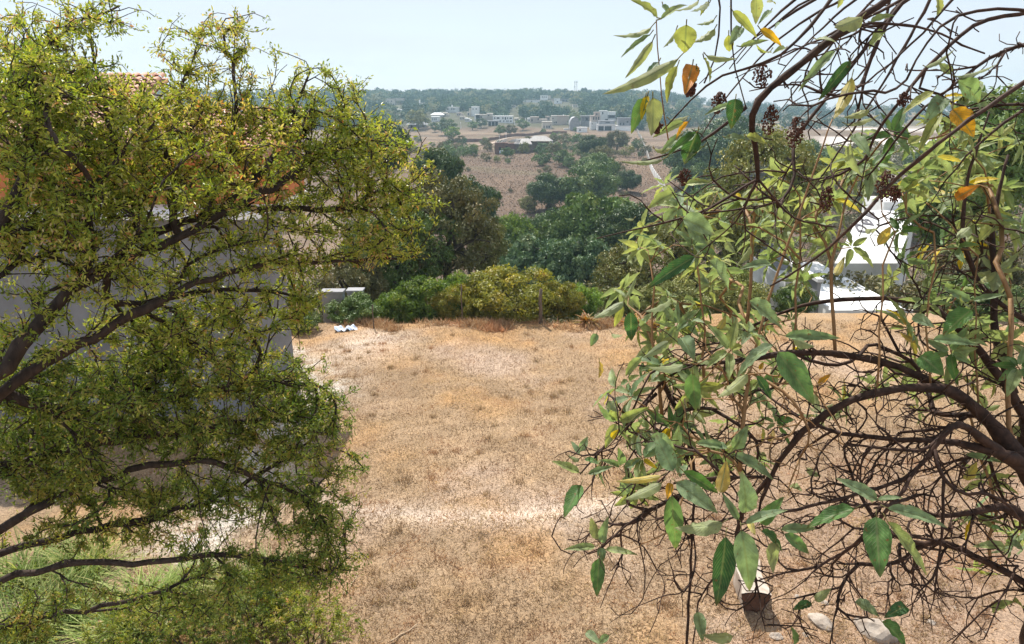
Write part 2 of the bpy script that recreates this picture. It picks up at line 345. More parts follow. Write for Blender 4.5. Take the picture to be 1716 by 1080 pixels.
M['ground'] = ground_mat()

# ---------------------------------------------------------------- ground
def axis(segs):
    out = []
    for a, b, s in segs: out.append(np.arange(a, b, s))
    return np.concatenate(out)
xs = axis([(-1800, -600, 60), (-600, -200, 20), (-200, -60, 5), (-60, -14, 1.5), (-14, 14, .2), (14, 60, 1.5), (60, 200, 5), (200, 600, 20), (600, 1801, 60)])
ys = axis([(-40, 0, 4), (0, 28, .2), (28, 60, .8), (60, 260, 2.5), (260, 1000, 8), (1000, 5000, 200)])
GX, GY = np.meshgrid(xs, ys)
GZ = H(GX, GY)
fine = ((np.abs(GX) < 14) & (GY > 0) & (GY < 28))
GZ = GZ + fine * rng.normal(size=GZ.shape) * .008
nx, ny = len(xs), len(ys)
def vnoise(x, y, s, seed=0):
    return (np.sin(x * s + seed) * np.cos(y * s * 1.3 + seed * 2) + np.sin(x * s * 2.3 + y * s * 1.7 + seed) * .5 + np.sin(x * s * 4.1 - y * s * 3.7 + seed * 3) * .25) / 1.75
LOT = np.array((.325, .225, .138)); DIRT = np.array((.46, .345, .27)); PALE = np.array((.55, .45, .37)); ORNG = np.array((.42, .245, .11))
FIELD = np.array((.148, .102, .074)); TAN = np.array((.235, .172, .118)); SCRUB = np.array((.12, .10, .065)); WOODG = np.array((.085, .082, .05)); QUARRY = np.array((.58, .53, .49)); DIRT_SHADE = np.array((.34, .235, .165))
def mixc(c, d, f): return c * (1 - f[..., None]) + d * f[..., None]
col = np.broadcast_to(LOT, (*GX.shape, 3)).copy()
col = mixc(col, DIRT, _sm(.1, .8, vnoise(GX, GY, .55, 2)) * .6)
col = mixc(col, ORNG, _sm(.15, .7, vnoise(GX, GY, .8, 5)) * .5)
arc = 1.15 * np.exp(-((GY - 11.9 - .07 * (GX + .5) ** 2) / .4) ** 2) * (GX < 2.2) * (GX > -4); col = mixc(col, PALE, np.clip(arc * .62, 0, 1))
col = mixc(col, PALE, np.exp(-(((GX + 4.6) / 1.3) ** 2 + ((GY - 22) / 1.6) ** 2)) * .8)
col = mixc(col, DIRT_SHADE, _sm(2.2, 4.5, GX + 0 * GY) * (1 - _sm(12, 17, GY)) * .8)  # bare soil at right, toned down to include shade under the shrub
for (pa, pb) in ((440, 560), (470, 590), (505, 625), (540, 655), (500, 690), (450, 730), (430, 790), (380, 850), (330, 900)):
    q_ = ground_at(pa, pb); dd_ = ((GX - q_[0]) ** 2 + ((GY - q_[1]) / 1.3) ** 2) / .75 ** 2
    col = mixc(col, np.array((.58, .54, .48)), np.clip(np.exp(-dd_) * 1.5 * (.55 + .6 * vnoise(GX, GY, 3.1, 4) + .25 * rng.normal(size=GX.shape)), 0, 1))
edge = _sm(20.5, 23, GY); col = mixc(col, ORNG * 1.05, edge * _sm(-.3, .5, vnoise(GX, GY, 1.1, 9)) * .6)
slope = _sm(24.2, 25.5, GY - 1.3 * _sm(4.5, 8, GX)); col = mixc(col, SCRUB, slope)
fld = _sm(95, 125, GY); col = mixc(col, FIELD, fld)
col = mixc(col, TAN, _sm(0.0, .9, vnoise(GX, GY, .035, 3)) * fld * .55)
col = mixc(col, TAN * .95, _sm(255, 300, GY) * (1 - _sm(430, 470, GY)) * (.5 + .5 * vnoise(GX, GY * 3, .03, 7)))
wd_ = _sm(455, 500, GY); col = mixc(col, WOODG, wd_)
kk = GX / np.maximum(GY, 1)
col = mixc(col, SCRUB * 1.15, _sm(.25, .75, vnoise(GX, GY * 2.2, .05, 11)) * _sm(170, 230, GY) * (1 - _sm(470, 500, GY)) * .75)
col = mixc(col, FIELD * .8, _sm(.1, .6, np.sin(GY * .16 + np.sin(GX * .02) * 2)) * _sm(265, 285, GY) * (1 - _sm(400, 440, GY)) * .6)
col = mixc(col, QUARRY, _sm(.38, .44, kk) * _sm(190, 230, GY) * (1 - _sm(480, 560, GY)) * _sm(-.7, .1, vnoise(GX, GY, .02, 1)))
col = mixc(col, TAN * .9, _sm(.17, .22, kk) * _sm(430, 520, GY) * _sm(-.2, .3, vnoise(GX, GY * 2.5, .018, 4)) * .9)
mb = MB(); i = (np.arange(ny - 1)[:, None] * nx + np.arange(nx - 1)[None]).ravel()
mb.add(np.stack([GX, GY, GZ], -1).reshape(-1, 3), np.stack([i, i + 1, i + nx + 1, i + nx], 1))
g = mb.build('ground', M['ground']); tag(g, kind='structure')
ca = g.data.attributes.new('gcol', 'FLOAT_COLOR', 'POINT')
ca.data.foreach_set('color', np.concatenate([col.reshape(-1, 3), np.ones((nx * ny, 1))], 1).astype(np.float32).ravel())

def strip(name, pts, width, matl, dz=.03, kind='structure', n=60):
    pts = np.array([p[:2] for p in pts], float); t = np.linspace(0, len(pts) - 1, n)
    q = np.stack([np.interp(t, np.arange(len(pts)), pts[:, c]) for c in (0, 1)], 1)
    for _ in range(3): q[1:-1] = (q[:-2] + 2 * q[1:-1] + q[2:]) / 4
    d = np.gradient(q, axis=0); d /= np.linalg.norm(d, axis=1, keepdims=True); nn = np.stack([-d[:, 1], d[:, 0]], 1)
    wj = width * (1 + .25 * np.sin(t * 5) + .12 * rng.normal(size=n))
    W = 5; v = []
    for c in range(W):
        s = (c / (W - 1) - .5); p = q + nn * (s * wj)[:, None]; v.append(np.stack([p[:, 0], p[:, 1], H(p[:, 0], p[:, 1]) + dz], 1))
    v = np.stack(v, 1).reshape(-1, 3); i = (np.arange(n - 1)[:, None] * W + np.arange(W - 1)).ravel()
    m = MB(); m.add(v, np.stack([i, i + 1, i + W + 1, i + W], 1)); o = m.build(name, matl); tag(o, kind=kind); return o
M['pathm'] = solid('pale_path', (.48, .45, .41), (.30, .23, .16), 2.6, .9, .6, .03, detail=10)
M['trackm'] = solid('pale_track', (.42, .32, .25), (.33, .25, .19), .3, .9)
strip('field_track', [ground_at(700, 262), ground_at(762, 251), ground_at(800, 244), ground_at(835, 236), ground_at(900, 229)], 1.7, M['trackm'], .18)

# ---------------------------------------------------------------- branch growth
def resample(pts, step):
    pts = np.asarray(pts, float); d = np.r_[0, np.cumsum(np.linalg.norm(np.diff(pts[:, :3], axis=0), axis=1))]
    n = max(3, int(d[-1] / step) + 1); t = np.linspace(0, d[-1], n)
    q = np.stack([np.interp(t, d, pts[:, c]) for c in range(pts.shape[1])], 1)
    for _ in range(2): q[1:-1] = (q[:-2] + 2 * q[1:-1] + q[2:]) / 4
    return q
def grow(limbs, targets, step=.1, jit=.03, rtip=.0025, power=.45, wig=.15, maxseg=7, droop=0.0, wob=.09, early=.12, cw=(1.35, .6)):
    """limbs: list of (n,4) arrays x,y,z,r. Returns chains [(pts, rad, limb)], tips [(pt, dir, chain_pts)]"""
    cap = sum(len(l) for l in limbs) * 3 + len(targets) * (maxseg + 1) + 500
    P = np.zeros((cap, 3), np.float32); Dr = np.zeros((cap, 3), np.float32); par = np.full(cap, -1); lim = np.zeros(cap, int); cnt = np.zeros(cap); rmin = np.zeros(cap)
    n = 0; chains = []
    for li, l in enumerate(limbs):
        q = resample(l, step)
        q[1:-1, :3] += rng.normal(size=(len(q) - 2, 3)) * step * wob; q[:, 3] *= 1 + .12 * rng.normal(size=len(q)).clip(-1, 1.5)
        d = np.gradient(q[:, :3], axis=0); d /= np.linalg.norm(d, axis=1, keepdims=True) + 1e-9
        m = len(q); P[n:n + m] = q[:, :3]; Dr[n:n + m] = d; par[n] = -1; par[n + 1:n + m] = np.arange(n, n + m - 1); lim[n:n + m] = li; rmin[n:n + m] = q[:, 3]
        chains.append((None, np.arange(n, n + m), li)); n += m
    nl = n
    T = np.asarray(targets, np.float32)
    dd = np.array([np.min(np.sum((P[:nl] - t) ** 2, 1)) for t in T]); T = T[np.argsort(dd)]
    ek = rng.random(len(T)) < early; T = np.concatenate([T[ek][rng.permutation(int(ek.sum()))], T[~ek]])
    tips = []
    for t in T:
        v = t - P[:n]; ds = np.sqrt(np.sum(v * v, 1)) + 1e-6; cs = np.sum(v * Dr[:n], 1) / ds
        j = int(np.argmin(ds * (cw[0] - cw[1] * cs))); Ld = ds[j]
        if Ld < .02: continue
        k = int(min(maxseg, max(2, math.ceil(Ld / step))))
        c = P[j] + Dr[j] * Ld * .35 + (t - P[j]) * .2 + rng.normal(size=3) * Ld * wig
        s = np.linspace(0, 1, k + 1)[1:, None]
        q = (1 - s) ** 2 * P[j] + 2 * s * (1 - s) * c + s ** 2 * t
        q[:-1] += rng.normal(size=(k - 1, 3)) * jit * min(1, Ld)
        q[:, 2] -= droop * Ld * s[:, 0] ** 2
        pr = np.vstack([P[j], q]); d = np.diff(pr, axis=0); d /= np.linalg.norm(d, axis=1, keepdims=True) + 1e-9
        P[n:n + k] = q; Dr[n:n + k] = d; par[n] = j; par[n + 1:n + k] = np.arange(n, n + k - 1); lim[n:n + k] = lim[j]
        chains.append((j, np.arange(n, n + k), lim[j])); tips.append((pr, d[-1])); n += k
        cnt[n - 1] = 1
    for q in range(n - 1, -1, -1):
        if par[q] >= 0: cnt[par[q]] += cnt[q]
    r = rtip * np.maximum(cnt, .6) ** power; r = np.maximum(r, rmin)
    out = []
    for j, ix, li in chains:
        pts = P[ix]; rr = r[ix]
        if j is not None: pts = np.vstack([P[j], pts]); rr = np.r_[min(r[j], rr[0] * 1.2), rr]
        out.append((pts, rr, li))
    return out, tips
def branches_mesh(chains, sel=None, kmin=4):
    m = MB()
    for pts, rr, li in chains:
        if sel is not None and li != sel: continue
        rm = rr.max(); k = 9 if rm > .03 else 7 if rm > .012 else 5 if rm > .006 else kmin
        m.tube(pts, rr, k)
    return m
def tip_leaves(mb, tips, per, Ln, Wd, span=.25, T=T_SMALL, spread=1.0, rlo=0, rhi=1, cl=None, bend=.15, scat=.022):
    P = []; D = []
    for pr, d in tips:
        seg = np.linalg.norm(np.diff(pr, axis=0), axis=1); cum = np.r_[0, np.cumsum(seg)]; Lt = cum[-1]
        s = Lt - np.minimum(Lt, span * rng.random(per) ** 1.5)
        q = np.stack([np.interp(s, cum, pr[:, c]) for c in range(3)], 1) + rdir(per) * scat
        P.append(q); D.append(np.tile(d, (per, 1)) * .75 + rdir(per) * spread + np.array((0, 0, .15)))
    P = np.concatenate(P); D = np.concatenate(D); n = len(P)
    N = rdir(n) * .9 + np.array((0, 0, .8))
    r = rlo + (rhi - rlo) * np.clip(np.repeat(rng.random(len(tips)), per) * .55 + rng.random(n) * .5, 0, 1)
    leaves(mb, P, D, N, Ln * (.65 + .6 * rng.random(n)), Wd * (.7 + .5 * rng.random(n)), T, r, bend)

# ---------------------------------------------------------------- generic crowns
def crown(rx, rz, nb, nl, ls, seed, flat=.35, br=(.20, .34), gap=.0, lsT=T_QUAD, zc=None):
    """Foliage of clumps round (0,0,zc); returns MB and clump centres."""
    global rng
    keep = rng; rng = np.random.default_rng(seed)
    zc = rz * 1.15 if zc is None else zc
    m = MB(); cen = []; rad = []
    for q in range(nb):
        d = rdir(1)[0]; d[2] = d[2] * .9 + .16
        s = .42 + .46 * rng.random() ** .5
        c = np.array((d[0] * rx * s, d[1] * rx * s, d[2] * rz * s + zc)) 
        cen.append(c); rad.append(rx * rng.uniform(*br))
    cen = np.array(cen); rad = np.array(rad)
    per = nl // nb; P = []; Nn = []; Rn = []
    for c, r_ in zip(cen, rad):
        d = rdir(per); k = (.55 + .5 * rng.random(per) ** .6)[:, None]
        k *= (1 + .22 * np.sin(d[:, :1] * 7 + c[0]) * np.cos(d[:, 1:2] * 6 + c[1]))
        p = c + d * r_ * k * np.array((1, 1, .8))
        P.append(p); Nn.append(d); Rn.append(np.full(per, rng.random()))
    P = np.concatenate(P); Nn = np.concatenate(Nn); Rn = np.concatenate(Rn)
    kk_ = (Nn[:, 2] > -.25) | (rng.random(len(P)) < .3); P, Nn, Rn = P[kk_], Nn[kk_], Rn[kk_]
    # drop leaves buried well inside other clumps
    e = ((P[:, 0] / rx) ** 2 + (P[:, 1] / rx) ** 2 + ((P[:, 2] - zc) / rz) ** 2)
    keepm = (e > .16) & (rng.random(len(P)) > gap)
    P, Nn, Rn = P[keepm], Nn[keepm], Rn[keepm]; n = len(P)
    D = np.cross(Nn, rdir(n)) + rdir(n) * .3 + Nn * .3
    N = Nn * 1.2 + rdir(n) * .55
    leaves(m, P, D, N, ls * (.6 + .8 * rng.random(n)), ls * .55 * (.6 + .8 * rng.random(n)), lsT, np.clip(Rn * .5 + rng.random(n) * .5, 0, 1), .1)
    rng_keep = rng; rng = keep
    return m, cen
def limbs_for(cen, h0, r0, step, n=60, rtip=.02, rx=4):
    trunk = np.array([(0, 0, -2.2 * rx, r0 * 1.3), (0, 0, -.8, r0 * 1.15), (.05 * rx, 0, h0 * .5, r0), (0.02, .05 * rx, h0, r0 * .75), (-.03 * rx, 0, h0 * 1.5, r0 * .45)])
    ch, tips = grow([trunk], cen, step, .1, rtip, .42, .12, 8)
    return branches_mesh(ch)
TREES = {}
def tree_template(key, rx, rz, nb, nl, ls, seed, mt, r0=.25, zc=None, **kw):
    m, cen = crown(rx, rz, nb, nl, ls, seed, zc=zc, **kw)
    zc = rz * 1.15 if zc is None else zc
    b = limbs_for(cen, max(.4, zc - rz * .75), r0, rx * .16, rtip=r0 * .14, rx=rx)
    TREES[key] = (m, b, mt, rx, rz)
_cache = {}
def tree(key, loc, scale=1.0, rz=None, label='', cat='tree', group=None, name='tree', mt=None, sz=None):
    m, b, mt0, rx, rzz = TREES[key]
    if key not in _cache:
        root = thing(name, label, cat, loc, group)
        tr = b.build('trunk', M['bark_far'], root); cr_ = m.build('crown', M[mt or mt0], root, smooth=False)
        _cache[key] = root
    else:
        root = copy_tree(_cache[key]); root.name = name; root['label'] = label; root['category'] = cat
        if 'group' in root and not group: del root['group']
        if group: root['group'] = group
    root.location = loc; root.scale = (scale, scale, (sz or scale)); root.rotation_euler = (0, 0, random.uniform(0, 6.28) if rz is None else rz)
    mm = M[mt or mt0]
    for ch in root.children:
        if ch.name.startswith('crown'):
            ch.material_slots[0].link = 'OBJECT'; ch.material_slots[0].material = mm
    return root

tree_template('oak', 4.2, 3.4, 75, 24000, .35, 11, 't_dark')
tree_template('oak2', 4.4, 3.2, 60, 22000, .37, 12, 't_mid')
tree_template('blue', 3.6, 3.2, 95, 24000, .33, 13, 't_blue', br=(.13, .22))
tree_template('thin', 4.0, 3.4, 110, 18000, .23, 14, 't_brown', br=(.10, .2), gap=.15)
tree_template('bush', 2.0, 1.4, 110, 22000, .12, 15, 't_yell', zc=1.25, r0=.05, br=(.12, .22))
tree_template('bush2', 1.6, 1.2, 80, 15000, .125, 16, 't_bright', zc=1.1, r0=.04, br=(.12, .24))
tree_template('far', 4.5, 3.8, 26, 3200, .62, 17, 't_wood')
tree_template('far2', 4.0, 4.2, 30, 2600, .6, 18, 't_wood', br=(.2, .32))

def gz(x, y): return (x, y, Hs(x, y))
def place_crown(key, px, py_top, px_w, Y, label, mt=None, name='tree', cat='tree', base=None, group=None, sz=None):
    """px_w crown width in photo pixels, py_top crown top, Y distance"""
    m, b, mt0, rx, rzz = TREES[key]
    s = px_w / FPX * Y / cp / (2 * rx * .98)
    x = atY(px, py_top, Y)[0]; ztop = atY(px, py_top, Y)[2]
    z0 = Hs(x, Y) - .1
    hnat = (rzz * 2.1 if key not in ('bush', 'bush2') else rzz * 1.9)
    need = (ztop - z0) / hnat; s_z = max(.55 * s, min(1.15 * s, need))
    zr = max(z0 - .6, ztop - s_z * hnat) if need > s_z else z0
    return tree(key, (x, Y, zr), s, None, label, cat, group, name, mt, s_z)

# ---------------------------------------------------------------- row of bushes along the lot edge
place_crown('bush', 860, 450, 185, 26.2, 'big rounded yellow-green bush behind the fence post', name='round_bush', cat='bush')
place_crown('bush2', 715, 466, 115, 26.4, 'bright green bush left of the big rounded yellow bush', name='green_bush', cat='bush')
place_crown('bush2', 775, 462, 90, 27.0, 'tall fresh green bush behind the thin dark stake', 't_bright', name='green_bush', cat='bush')
place_crown('bush2', 668, 490, 85, 25.9, 'low spreading green bush at the left end of the edge row', 't_bright', name='green_bush', cat='bush')
place_crown('bush', 765, 480, 90, 25.9, 'yellowish low bush between the green bush and the big rounded one', 't_yell', name='yellow_bush', cat='bush')
place_crown('bush', 938, 474, 85, 26.0, 'yellow dry bush just right of the fence post', 't_yell', name='yellow_bush', cat='bush')
place_crown('bush2', 975, 478, 75, 27.2, 'fresh green bush behind the orange aloe', 't_bright', name='green_bush', cat='bush')
place_crown('bush2', 592, 496, 90, 25.0, 'low grey-green bush in front of the concrete piers', 't_mid', name='low_bush', cat='bush')
place_crown('bush2', 505, 520, 60, 23.6, 'dark low bush beside the pale path end', 't_mid', name='low_bush', cat='bush')
# right side, seen through the big-leaved shrub
place_crown('thin', 1070, 415, 170, 31, 'light olive loose tree right of the dark green trees', 't_olive', name='olive_tree')
place_crown('thin', 1185, 330, 190, 33, 'olive-yellow feathery tree behind the hanging leaves', 't_olive', name='olive_tree')
place_crown('thin', 1295, 225, 200, 38, 'tall thin-leaved olive tree rising to the skyline', 't_olive', name='olive_tree')
place_crown('bush2', 1130, 470, 110, 27, 'olive bush at the lot edge behind the drooping leaves', 't_olive', name='olive_bush', cat='bush')
place_crown('bush2', 1230, 455, 120, 27.5, 'green-brown bush at the lot edge left of the white building', 't_olive', name='olive_bush', cat='bush')
place_crown('bush2', 1335, 478, 70, 27.2, 'loose bush touching the left side of the white building', 't_mid', name='olive_bush', cat='bush')
place_crown('oak', 1700, 165, 200, 30, 'dark dense tree at the right edge of the picture', 't_mid', name='dense_tree')
place_crown('oak2', 1610, 300, 150, 36, 'mid-green tree left of the dense right edge tree', 't_mid', name='dense_tree')
place_crown('thin', 1640, 400, 160, 31, 'brownish scrubby tree right of the white building', 't_brown', name='scrub_tree')
place_crown('bush2', 1640, 470, 150, 26, 'green bush at lot edge under the right edge tree', 't_mid', name='olive_bush', cat='bush')
# trees in the valley
V = [('thin', 745, 300, 190, 33, 't_brown', 'brown-olive half dry tree beside the left tree tips'),
     ('thin', 635, 372, 150, 34, 't_mid', 'loose green tree behind the tips of the left tree limbs'),
     ('thin', 585, 430, 130, 29, 't_brown', 'brownish loose tree behind the concrete piers'),
     ('thin', 680, 345, 170, 31, 't_mid', 'dark loose tree behind the left tree branches'),
     ('thin', 800, 365, 110, 37, 't_olive', 'small brown-olive crown in front of the dark green trees'),
     ('oak', 785, 305, 105, 62, 't_dark', 'dark green tree at the left corner of the dry field'),
     ('oak', 735, 255, 80, 78, 't_dark', 'dark tree below the yellowish sprigs near the field edge'),
     ('blue', 910, 395, 150, 48, 't_blue', 'blue-green bushy tree just behind the big rounded bush'),
     ('blue', 975, 400, 120, 45, 't_blue', 'blue-green tree right of the first blue-green tree'),
     ('blue', 845, 395, 90, 50, 't_dark', 'dark green tree left of the blue-green trees'),
     ('oak2', 855, 368, 80, 60, 't_bright', 'bright green crown between brown and blue-green trees'),
     ('oak', 905, 365, 90, 66, 't_dark', 'dark crown above the blue-green trees'),
     ('blue', 1005, 325, 170, 66, 't_mid', 'widest soft green crown in the middle of the valley'),
     ('oak', 1055, 350, 110, 60, 't_dark', 'dark green crown right of the widest valley crown'),
     ('oak2', 955, 360, 100, 64, 't_mid', 'mid-green crown left of the widest valley crown'),
     ('oak2', 1015, 425, 70, 48, 't_mid', 'small green crown above the light olive tree'),
     ('oak', 922, 295, 72, 108, 't_dark', 'lone round dark tree at the foot of the dry field'),
     ('oak2', 990, 282, 90, 128, 't_mid', 'broad green tree below the spreading field trees'),
     ('oak2', 1003, 262, 62, 165, 't_mid', 'flat green crown between two field trees'),
     ('oak', 992, 229, 44, 205, 't_dark', 'round blue-green tree standing alone on the tan field'),
     ('thin', 1035, 220, 46, 215, 't_brown', 'open brown tree right of the round field tree'),
     ('oak', 1052, 288, 44, 130, 't_dark', 'dark tree beside the near end of the white wall'),
     ('thin', 970, 310, 45, 112, 't_brown', 'bare brown shrub tree between two dark valley trees'),
     ('thin', 1010, 246, 50, 190, 't_brown', 'dry brown tree below the round field tree'),
     ('oak2', 1165, 268, 70, 150, 't_mid', 'green scrub tree just right of the white wall'),
     ('oak', 1175, 225, 110, 190, 't_dark', 'dark wooded clump behind the hanging teal leaf'),
     ('oak2', 1225, 205, 110, 260, 't_dark', 'dark clump below the bare terraced hillside'),
     ('oak', 1345, 240, 90, 200, 't_mid', 'green clump left of the pale bare slope'),
     ('thin', 1490, 300, 120, 110, 't_brown', 'scrubby brown clump below the pale bare slope'),
     ('oak2', 1580, 240, 90, 170, 't_mid', 'green tree at the right edge of the pale bare slope'),
     ('thin', 885, 330, 34, 110, 't_olive', 'small pale bush tree left of the lone dark tree'),
     ('oak2', 1195, 325, 110, 92, 't_mid', 'green crown behind the near drooping leaf tips'),
     ('thin', 1250, 345, 110, 70, 't_olive', 'loose olive crown behind the feathery tree'),
     ('oak', 640, 210, 90, 90, 't_dark', 'dark tree hidden behind the left tree tips')]
for key, px, pt, pw, Y, mt, lb in V:
    if Y > 100: Y = ground_at(px, pt + .8 * pw)[1]
    elif 40 < Y < 70: Y *= 1.3
    place_crown(key, px, pt, pw, Y, lb, mt, name='valley_tree')
# scrub among the ruined house and houses
S = [('far', 850, 248, 22, 222, 't_mid', 'dark scrub in front of the stone part of the ruined house'),
     ('far2', 884, 229, 26, 238, 't_brown', 'leafless grey tree growing out of the ruined house'),
     ('far', 907, 240, 26, 232, 't_blue', 'blue-grey bush before the hip-roofed shelter'),
     ('far', 930, 241, 26, 225, 't_brown', 'brown scrub right of the hip-roofed shelter'),
     ('far2', 945, 252, 34, 200, 't_mid', 'grey-green scrub descending from the shelter'),
     ('far', 957, 265, 26, 180, 't_mid', 'low scrub between shelter and round field tree'),
     ('far', 746, 200, 34, 330, 't_dark', 'dark green tree pair below the small chimney house'),
     ('far2', 728, 206, 20, 320, 't_dark', 'dark tree left of the tree pair'),
     ('far', 758, 213, 26, 290, 't_bright', 'bright green bush at the top of the dry field'),
     ('far', 806, 199, 20, 400, 't_dark', 'dark pointed tree before the long white house'),
     ('far2', 792, 204, 18, 400, 't_mid', 'green bush below the cream house'),
     ('far', 855, 210, 22, 380, 't_brown', 'grey scrub in front of the long white house'),
     ('far', 838, 211, 20, 385, 't_mid', 'grey-green scrub below the porch'),
     ('far2', 876, 200, 24, 430, 't_mid', 'tree behind the pale lamp pole'),
     ('far', 965, 214, 9, 330, 't_mid', 'tiny round bush by the white shed'),
     ('far', 910, 216, 10, 340, 't_mid', 'tiny bush below the arched beige house'),
     ('far', 773, 228, 16, 240, 't_brown', 'grey bush left of the field track'),
     ('far', 980, 148, 14, 880, 't_wood', 'tall thin tree beside the lattice mast'),
     ('far', 880, 150, 22, 860, 't_wood', 'tallest round tree on the skyline'),
     ('far2', 650, 175, 26, 520, 't_dark', 'dark cypress-like tree below the beige hill building'),
     ('far', 700, 185, 40, 480, 't_olive', 'large pale green tree left of the chimney house'),
     ('far2', 668, 185, 22, 470, 't_dark', 'dark tree right of the cypress-like tree')]
for key, px, pt, pw, Y, mt, lb in S:
    if pt > 155: Y = ground_at(px, pt + .8 * pw)[1]
    place_crown(key, px, pt, pw, Y, lb, mt, name='distant_tree')

# scrub belts on the valley floor (uncountable undergrowth)
def undergrowth():
    m = MB(); c, _ = crown(2.2, 1.5, 22, 1500, .24, 33, br=(.18, .3))
    for q in range(420):
        if q < 240:
            y = random.uniform(33, 95); x = random.uniform(-.75, .78) * y
        else:
            y = random.uniform(95, 250); x = random.uniform(.13, .75) * y if random.random() < .8 else random.uniform(-.7, -.12) * y
        if 95 < y < 250 and (-.09 < x / y < .05 or .15 < x / y < .24): continue
        s = random.uniform(.5, 1.2) * (1 + y / 160); a = random.uniform(0, 6.28); ca_, sa_ = math.cos(a) * s, math.sin(a) * s
        v = c.v[0]; p = np.stack([v[:, 0] * ca_ - v[:, 1] * sa_ + x, v[:, 0] * sa_ + v[:, 1] * ca_ + y, v[:, 2] * s * .8 + Hs(x, y) - .3], 1)
        at2 = c.a[0].copy(); at2[:, 2] = np.clip(at2[:, 2] * .5 + random.random() * .5, 0, 1)
        m.add(p, [c.f[0]], at2)
    o = m.build('undergrowth', M['t_brown'], smooth=False); tag(o, 'tangled brown-green undergrowth covering the valley floor', 'undergrowth', kind='stuff')
undergrowth()

# ---------------------------------------------------------------- grass
def blades(P, Ln, Wd, up=.6, spread=.8, name='grass', mt='drygrass', label='', rnd=None):
    n = len(P); m = MB(); D = rdir(n) * spread + np.array((0, 0, up)); D[:, 2] = np.abs(D[:, 2])
    T = (np.array([(-.5, 0, 0), (.5, 0, 0), (.1, 1, 0)]), [np.array([(0, 1, 2)])])
    leaves(m, P, D, rdir(n), Ln * (.5 + rng.random(n)), Wd, T, rnd, .2)
    o = m.build(name, M[mt], smooth=False); tag(o, label, 'grass', kind='stuff')
n = 260000
y = 5.5 + 19.2 * rng.random(n) ** 1.25; x = rng.uniform(-.62, .78, n) * y
P = np.stack([x, y, H(x, y) - .004], 1)
blades(P, .075, .013, .4, .9, 'dry_grass', 'drygrass', 'short dry tan grass stubble covering the cleared lot', np.clip(.45 + .35 * vnoise(x, y, .8, 5) + .3 * rng.normal(size=n), 0, 1))
n = 90000
y = 100 + 220 * rng.random(n) ** 1.2; x = rng.uniform(-.14, .75, n) * y
blades(np.stack([x, y, H(x, y)], 1), .36, .24, .6, .8, 'field_grass', 'fieldgrass', 'dry purple-brown grass covering the far field', np.clip(.5 + .25 * vnoise(x, y, .06, 5) + .28 * rng.normal(size=n), 0, 1))
n = 320
y = 6 + 18 * rng.random(n); x = rng.uniform(-.6, .8, n) * y; kx = np.repeat(x, 46) + rng.normal(size=n * 46) * .06; ky = np.repeat(y, 46) + rng.normal(size=n * 46) * .06
blades(np.stack([kx, ky, H(kx, ky)], 1), .11, .012, .9, .6, 'grass_tufts', 'drygrass', 'scattered taller tufts of straw coloured grass on the lot')
n = 5000
y = 5.5 + 9 * rng.random(n); x = rng.uniform(.12, .85, n) * y; m = MB()
leaves(m, np.stack([x, y, H(x, y) + .012], 1), rdir(n) * (1, 1, .15), rdir(n) * .3 + (0, 0, 1.), .07 * rng.uniform(.4, 1.2, n), .022, T_SMALL, None, .3)
tag(m.build('leaf_litter', M['fringe'], smooth=False), 'dry fallen leaves strewn on the soil under the right shrub', 'leaf litter', kind='stuff')
# orange-brown dead vine litter along the edge
n = 26000
x = rng.uniform(-5.8, 5, n); y = 23.6 + 1.2 * rng.random(n) ** .7 + .3 * np.sin(x * 2)
msk = (vnoise(x, y, 1.4, 3) + rng.normal(size=n) * .35) > .2; x, y = x[msk], y[msk]
blades(np.stack([x, y, H(x, y)], 1), .22, .03, .7, .8, 'edge_grass', 'fringe', 'orange-brown dead grass fringe along the lot edge')

# ---------------------------------------------------------------- posts, aloes, small things at the edge
def post(px, ytop, ybot, Y, r, label, name='fence_post'):
    a = atY(px, ytop, Y); x = a[0]; z0 = Hs(x, Y)
    root = thing(name, label, 'post', (x, Y, z0))
    m = MB(); h = a[2] - z0
    pts = np.array([(0, 0, -.2), (.01, 0, h * .35), (-.012, .01, h * .7), (.01, 0, h)]); m.tube(pts, [r * 1.05, r, r * .95, r * .9], 8); m.build('shaft', M['post'], root)
    m = MB(); m.tube([(.01, 0, h + .002), (.01, 0, h + .03)], [r * .8, r * .55], 8); m.build('cap', M['post'], root)
post(906, 486, 541, 24.3, .065, 'thick weathered wooden post standing in front of the bushes')
post(773, 479, 532, 24.7, .025, 'thin dark stake in front of the tall green bush', 'thin_stake')
post(624, 512, 548, 23.6, .02, 'short thin dark stake near the plastic sheet', 'thin_stake')
def aloe(px, py, s, label):
    p = ground_at(px, py); root = thing('aloe_plant', label, 'plant', p, 'orange aloes along the edge')
    n = 95; a = rng.uniform(0, 6.28, n); e = rng.uniform(.15, 1.3, n)
    D = np.stack([np.cos(a) * np.cos(e), np.sin(a) * np.cos(e), np.sin(e)], 1)
    P = D * .06 * s + np.array((0, 0, .06)) + np.stack([rng.normal(size=n) * .14 * s, rng.normal(size=n) * .1 * s, np.zeros(n)], 1)
    m = MB(); leaves(m, P, D, np.tile((0, 0, 1.), (n, 1)) - D * .5, s * rng.uniform(.35, .7, n), .075 * s, (_bv, _bf), None, .55); m.build('leaf_rosette', M['aloe'], root)
aloe(987, 545, .75, 'orange-yellow aloe clump right of the fence post')
aloe(1062, 548, .75, 'orange aloe clump behind the drooping pale rosette')
aloe(1100, 552, .5, 'small aloe clump rightmost of the three')
